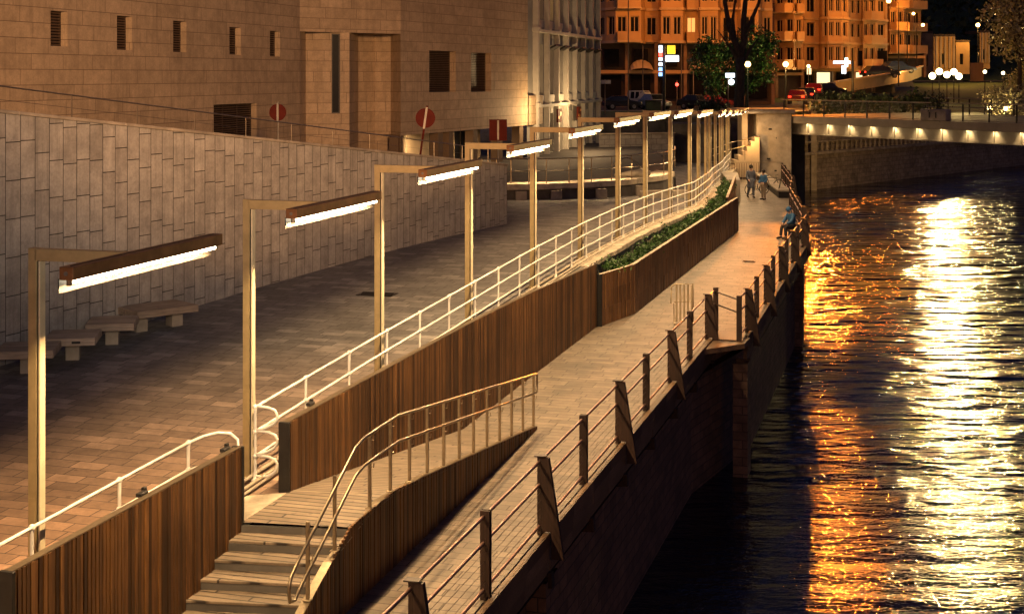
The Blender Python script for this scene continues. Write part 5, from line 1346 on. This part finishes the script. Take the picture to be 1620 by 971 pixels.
walk = dict(pelvis=(0, 0, .95), waist=(0, 0, 1.1), chest=(0, -.01, 1.33), neck=(0, -.01, 1.50), chin=(0, -.02, 1.56), head=(0, -.03, 1.65), crown=(0, -.01, 1.70),
            shl=(.19, 0, 1.41), ell=(.24, .09, 1.13), wrl=(.23, -.02, .90), hal=(.22, -.06, .83), shr=(-.19, 0, 1.41), elr=(-.24, -.02, 1.13), wrr=(-.22, -.20, .98), har=(-.21, -.28, .94),
            hil=(.09, 0, .90), knl=(.10, -.10, .49), anl=(.10, -.14, .09), tol=(.10, -.28, .03), hir=(-.09, 0, .90), knr=(-.10, .03, .48), anr=(-.10, .24, .12), tor=(-.10, .14, .03))
person('walking person in a long grey coat near the end of the deck', gp(1188, 313)[:], .2, walk, 1.80, (M['coat'], M['coat']), coat_len=.42)
stand = dict(walk); stand.update(ell=(.25, -.02, 1.14), wrl=(.2, -.22, 1.02), hal=(.17, -.30, 1.02), knl=(.10, -.02, .49), anl=(.11, 0, .08), tol=(.13, -.14, .03), knr=(-.10, .0, .49), anr=(-.12, .04, .08), tor=(-.14, -.1, .03))
person('standing person in a blue jacket and tan trousers beside a bicycle', gp(1208, 316)[:], -.9, stand, 1.62, (M['blue'], M['tan']))
sit = dict(pelvis=(0, .0, .50), waist=(0, .0, .66), chest=(0, -.08, .88), neck=(0, -.14, 1.03), chin=(0, -.18, 1.08), head=(0, -.21, 1.16), crown=(0, -.2, 1.21),
           shl=(.19, -.09, .95), ell=(.24, -.22, .72), wrl=(.12, -.40, .62), hal=(.07, -.44, .60), shr=(-.19, -.09, .95), elr=(-.24, -.22, .72), wrr=(-.12, -.40, .62), har=(-.07, -.44, .60),
           hil=(.09, -.04, .48), knl=(.12, -.46, .50), anl=(.12, -.42, .09), tol=(.12, -.56, .03), hir=(-.09, -.04, .48), knr=(-.11, -.46, .50), anr=(-.11, -.52, .09), tor=(-.11, -.66, .03))
SP = Vector((11.75, 59.6, 0))
person('person in a blue hooded jacket sitting on a low seat by the river railing', SP[:], -1.1, sit, 1.78, (M['blue'], M['jeans']), headgear=M['blue'])
t = thing('low_bench', 'low dark timber seat at the river railing under the person in blue', 'bench', tuple(SP))
MB().box(SP+Vector((.12, .0, .375)), (.6, 1.3, .06), TH).build('seat_board', M['darkwood'], t)
for q in (-.45, .45): MB().box(SP+Vector((.12, q, .17)), (.4, .08, .34), TH).build('leg', M['black'], t)

def bicycle(label, pos, rz, mat, lean=.1):
    t = thing('bicycle', label, 'bicycle', pos, rz, local=True); t.matrix_basis = t.matrix_basis @ Matrix.Rotation(lean, 4, 'X')
    r = .34
    for x in (-.52, .52):
        ring = [(x+r*math.cos(a*math.pi/12), 0, r+r*math.sin(a*math.pi/12)) for a in range(25)]
        w = MB().tube(ring, .018, 6, caps=False).build('wheel', M['rubber'], t)
        mb = MB()
        for a in range(12): mb.tube([(x, 0, r), (x+r*math.cos(a*math.pi/6), 0, r+r*math.sin(a*math.pi/6))], .003, 3)
        q = mb.build('spokes', M['signsteel'], t); q.parent = w
    mb = MB(); bb_ = (-.05, 0, .28); seat = (-.22, 0, .82); hd = (.36, 0, .80); hb = (.40, 0, .66)
    for a, b in ((bb_, seat), (bb_, hb), (seat, hd), ((-.52, 0, r), bb_), ((-.52, 0, r), (-.2, 0, .75)), (hd, hb), (hb, (.52, 0, r))): mb.tube([a, b], .018, 6)
    mb.build('frame', mat, t)
    MB().tube([seat, (-.25, 0, .92)], .014, 6).build('seat_post', M['signsteel'], t); MB().box((-.25, 0, .94), (.26, .12, .05)).build('saddle', M['black'], t, bevel=.02)
    MB().tube([hd, (.34, 0, .95), (.38, .24, .97)], .013, 6).tube([(.34, 0, .95), (.38, -.24, .97)], .013, 6).build('handlebar', M['black'], t)
    MB().tube([(-.05, -.08, .28), (.05, -.1, .16)], .012, 5).tube([(-.05, .08, .28), (-.15, .1, .40)], .012, 5).build('crank', M['signsteel'], t)
    return t
bicycle('bicycle standing between the person in grey and the person in blue', gp(1197, 308)[:], .5, M['steel'])
bicycle('dark bicycle leaning by the low platform bench', gp(1231, 310)[:], 1.35, M['card'], .15)
bicycle('bicycle parked behind the standing person near the pier', gp(1220, 303)[:], .25, M['black'], -.1)

# ================================================================== NIGHT SKY
w = bpy.data.worlds.new('World'); sc.world = w; w.use_nodes = True; n = w.node_tree
bg = n.nodes['Background']; sky = n.nodes.new('ShaderNodeTexSky'); sky.sky_type = 'NISHITA'; sky.sun_disc = False; sky.sun_elevation = rad(4); sky.sun_rotation = rad(200)
hs = n.nodes.new('ShaderNodeHueSaturation'); hs.inputs['Saturation'].default_value = 1.0
n.links.new(mixrgb(n, 1.0, sky.outputs[0], (.62, .50, 1.15), 'MULTIPLY'), bg.inputs[0]); bg.inputs[1].default_value = .038
sun = bpy.data.lights.new('moon', 'SUN'); sun.energy = .02; sun.angle = rad(2); sun.color = (.7, .8, 1)
so = bpy.data.objects.new('moon', sun); COL.objects.link(so); so.rotation_euler = (rad(50), 0, rad(-20))

sc.view_settings.view_transform = 'Standard'; sc.view_settings.look = 'None'; sc.view_settings.exposure = 0; sc.view_settings.gamma = 1
cy = sc.cycles
cy.use_adaptive_sampling = True; cy.adaptive_threshold = .02; cy.use_denoising = True
try: cy.denoiser = 'OPENIMAGEDENOISE'
except Exception: pass
cy.max_bounces = 5; cy.diffuse_bounces = 3; cy.glossy_bounces = 3; cy.sample_clamp_indirect = 3.0; cy.sample_clamp_direct = 0; cy.use_light_tree = True
cy.caustics_reflective = False; cy.caustics_refractive = False; cy.blur_glossy = .5
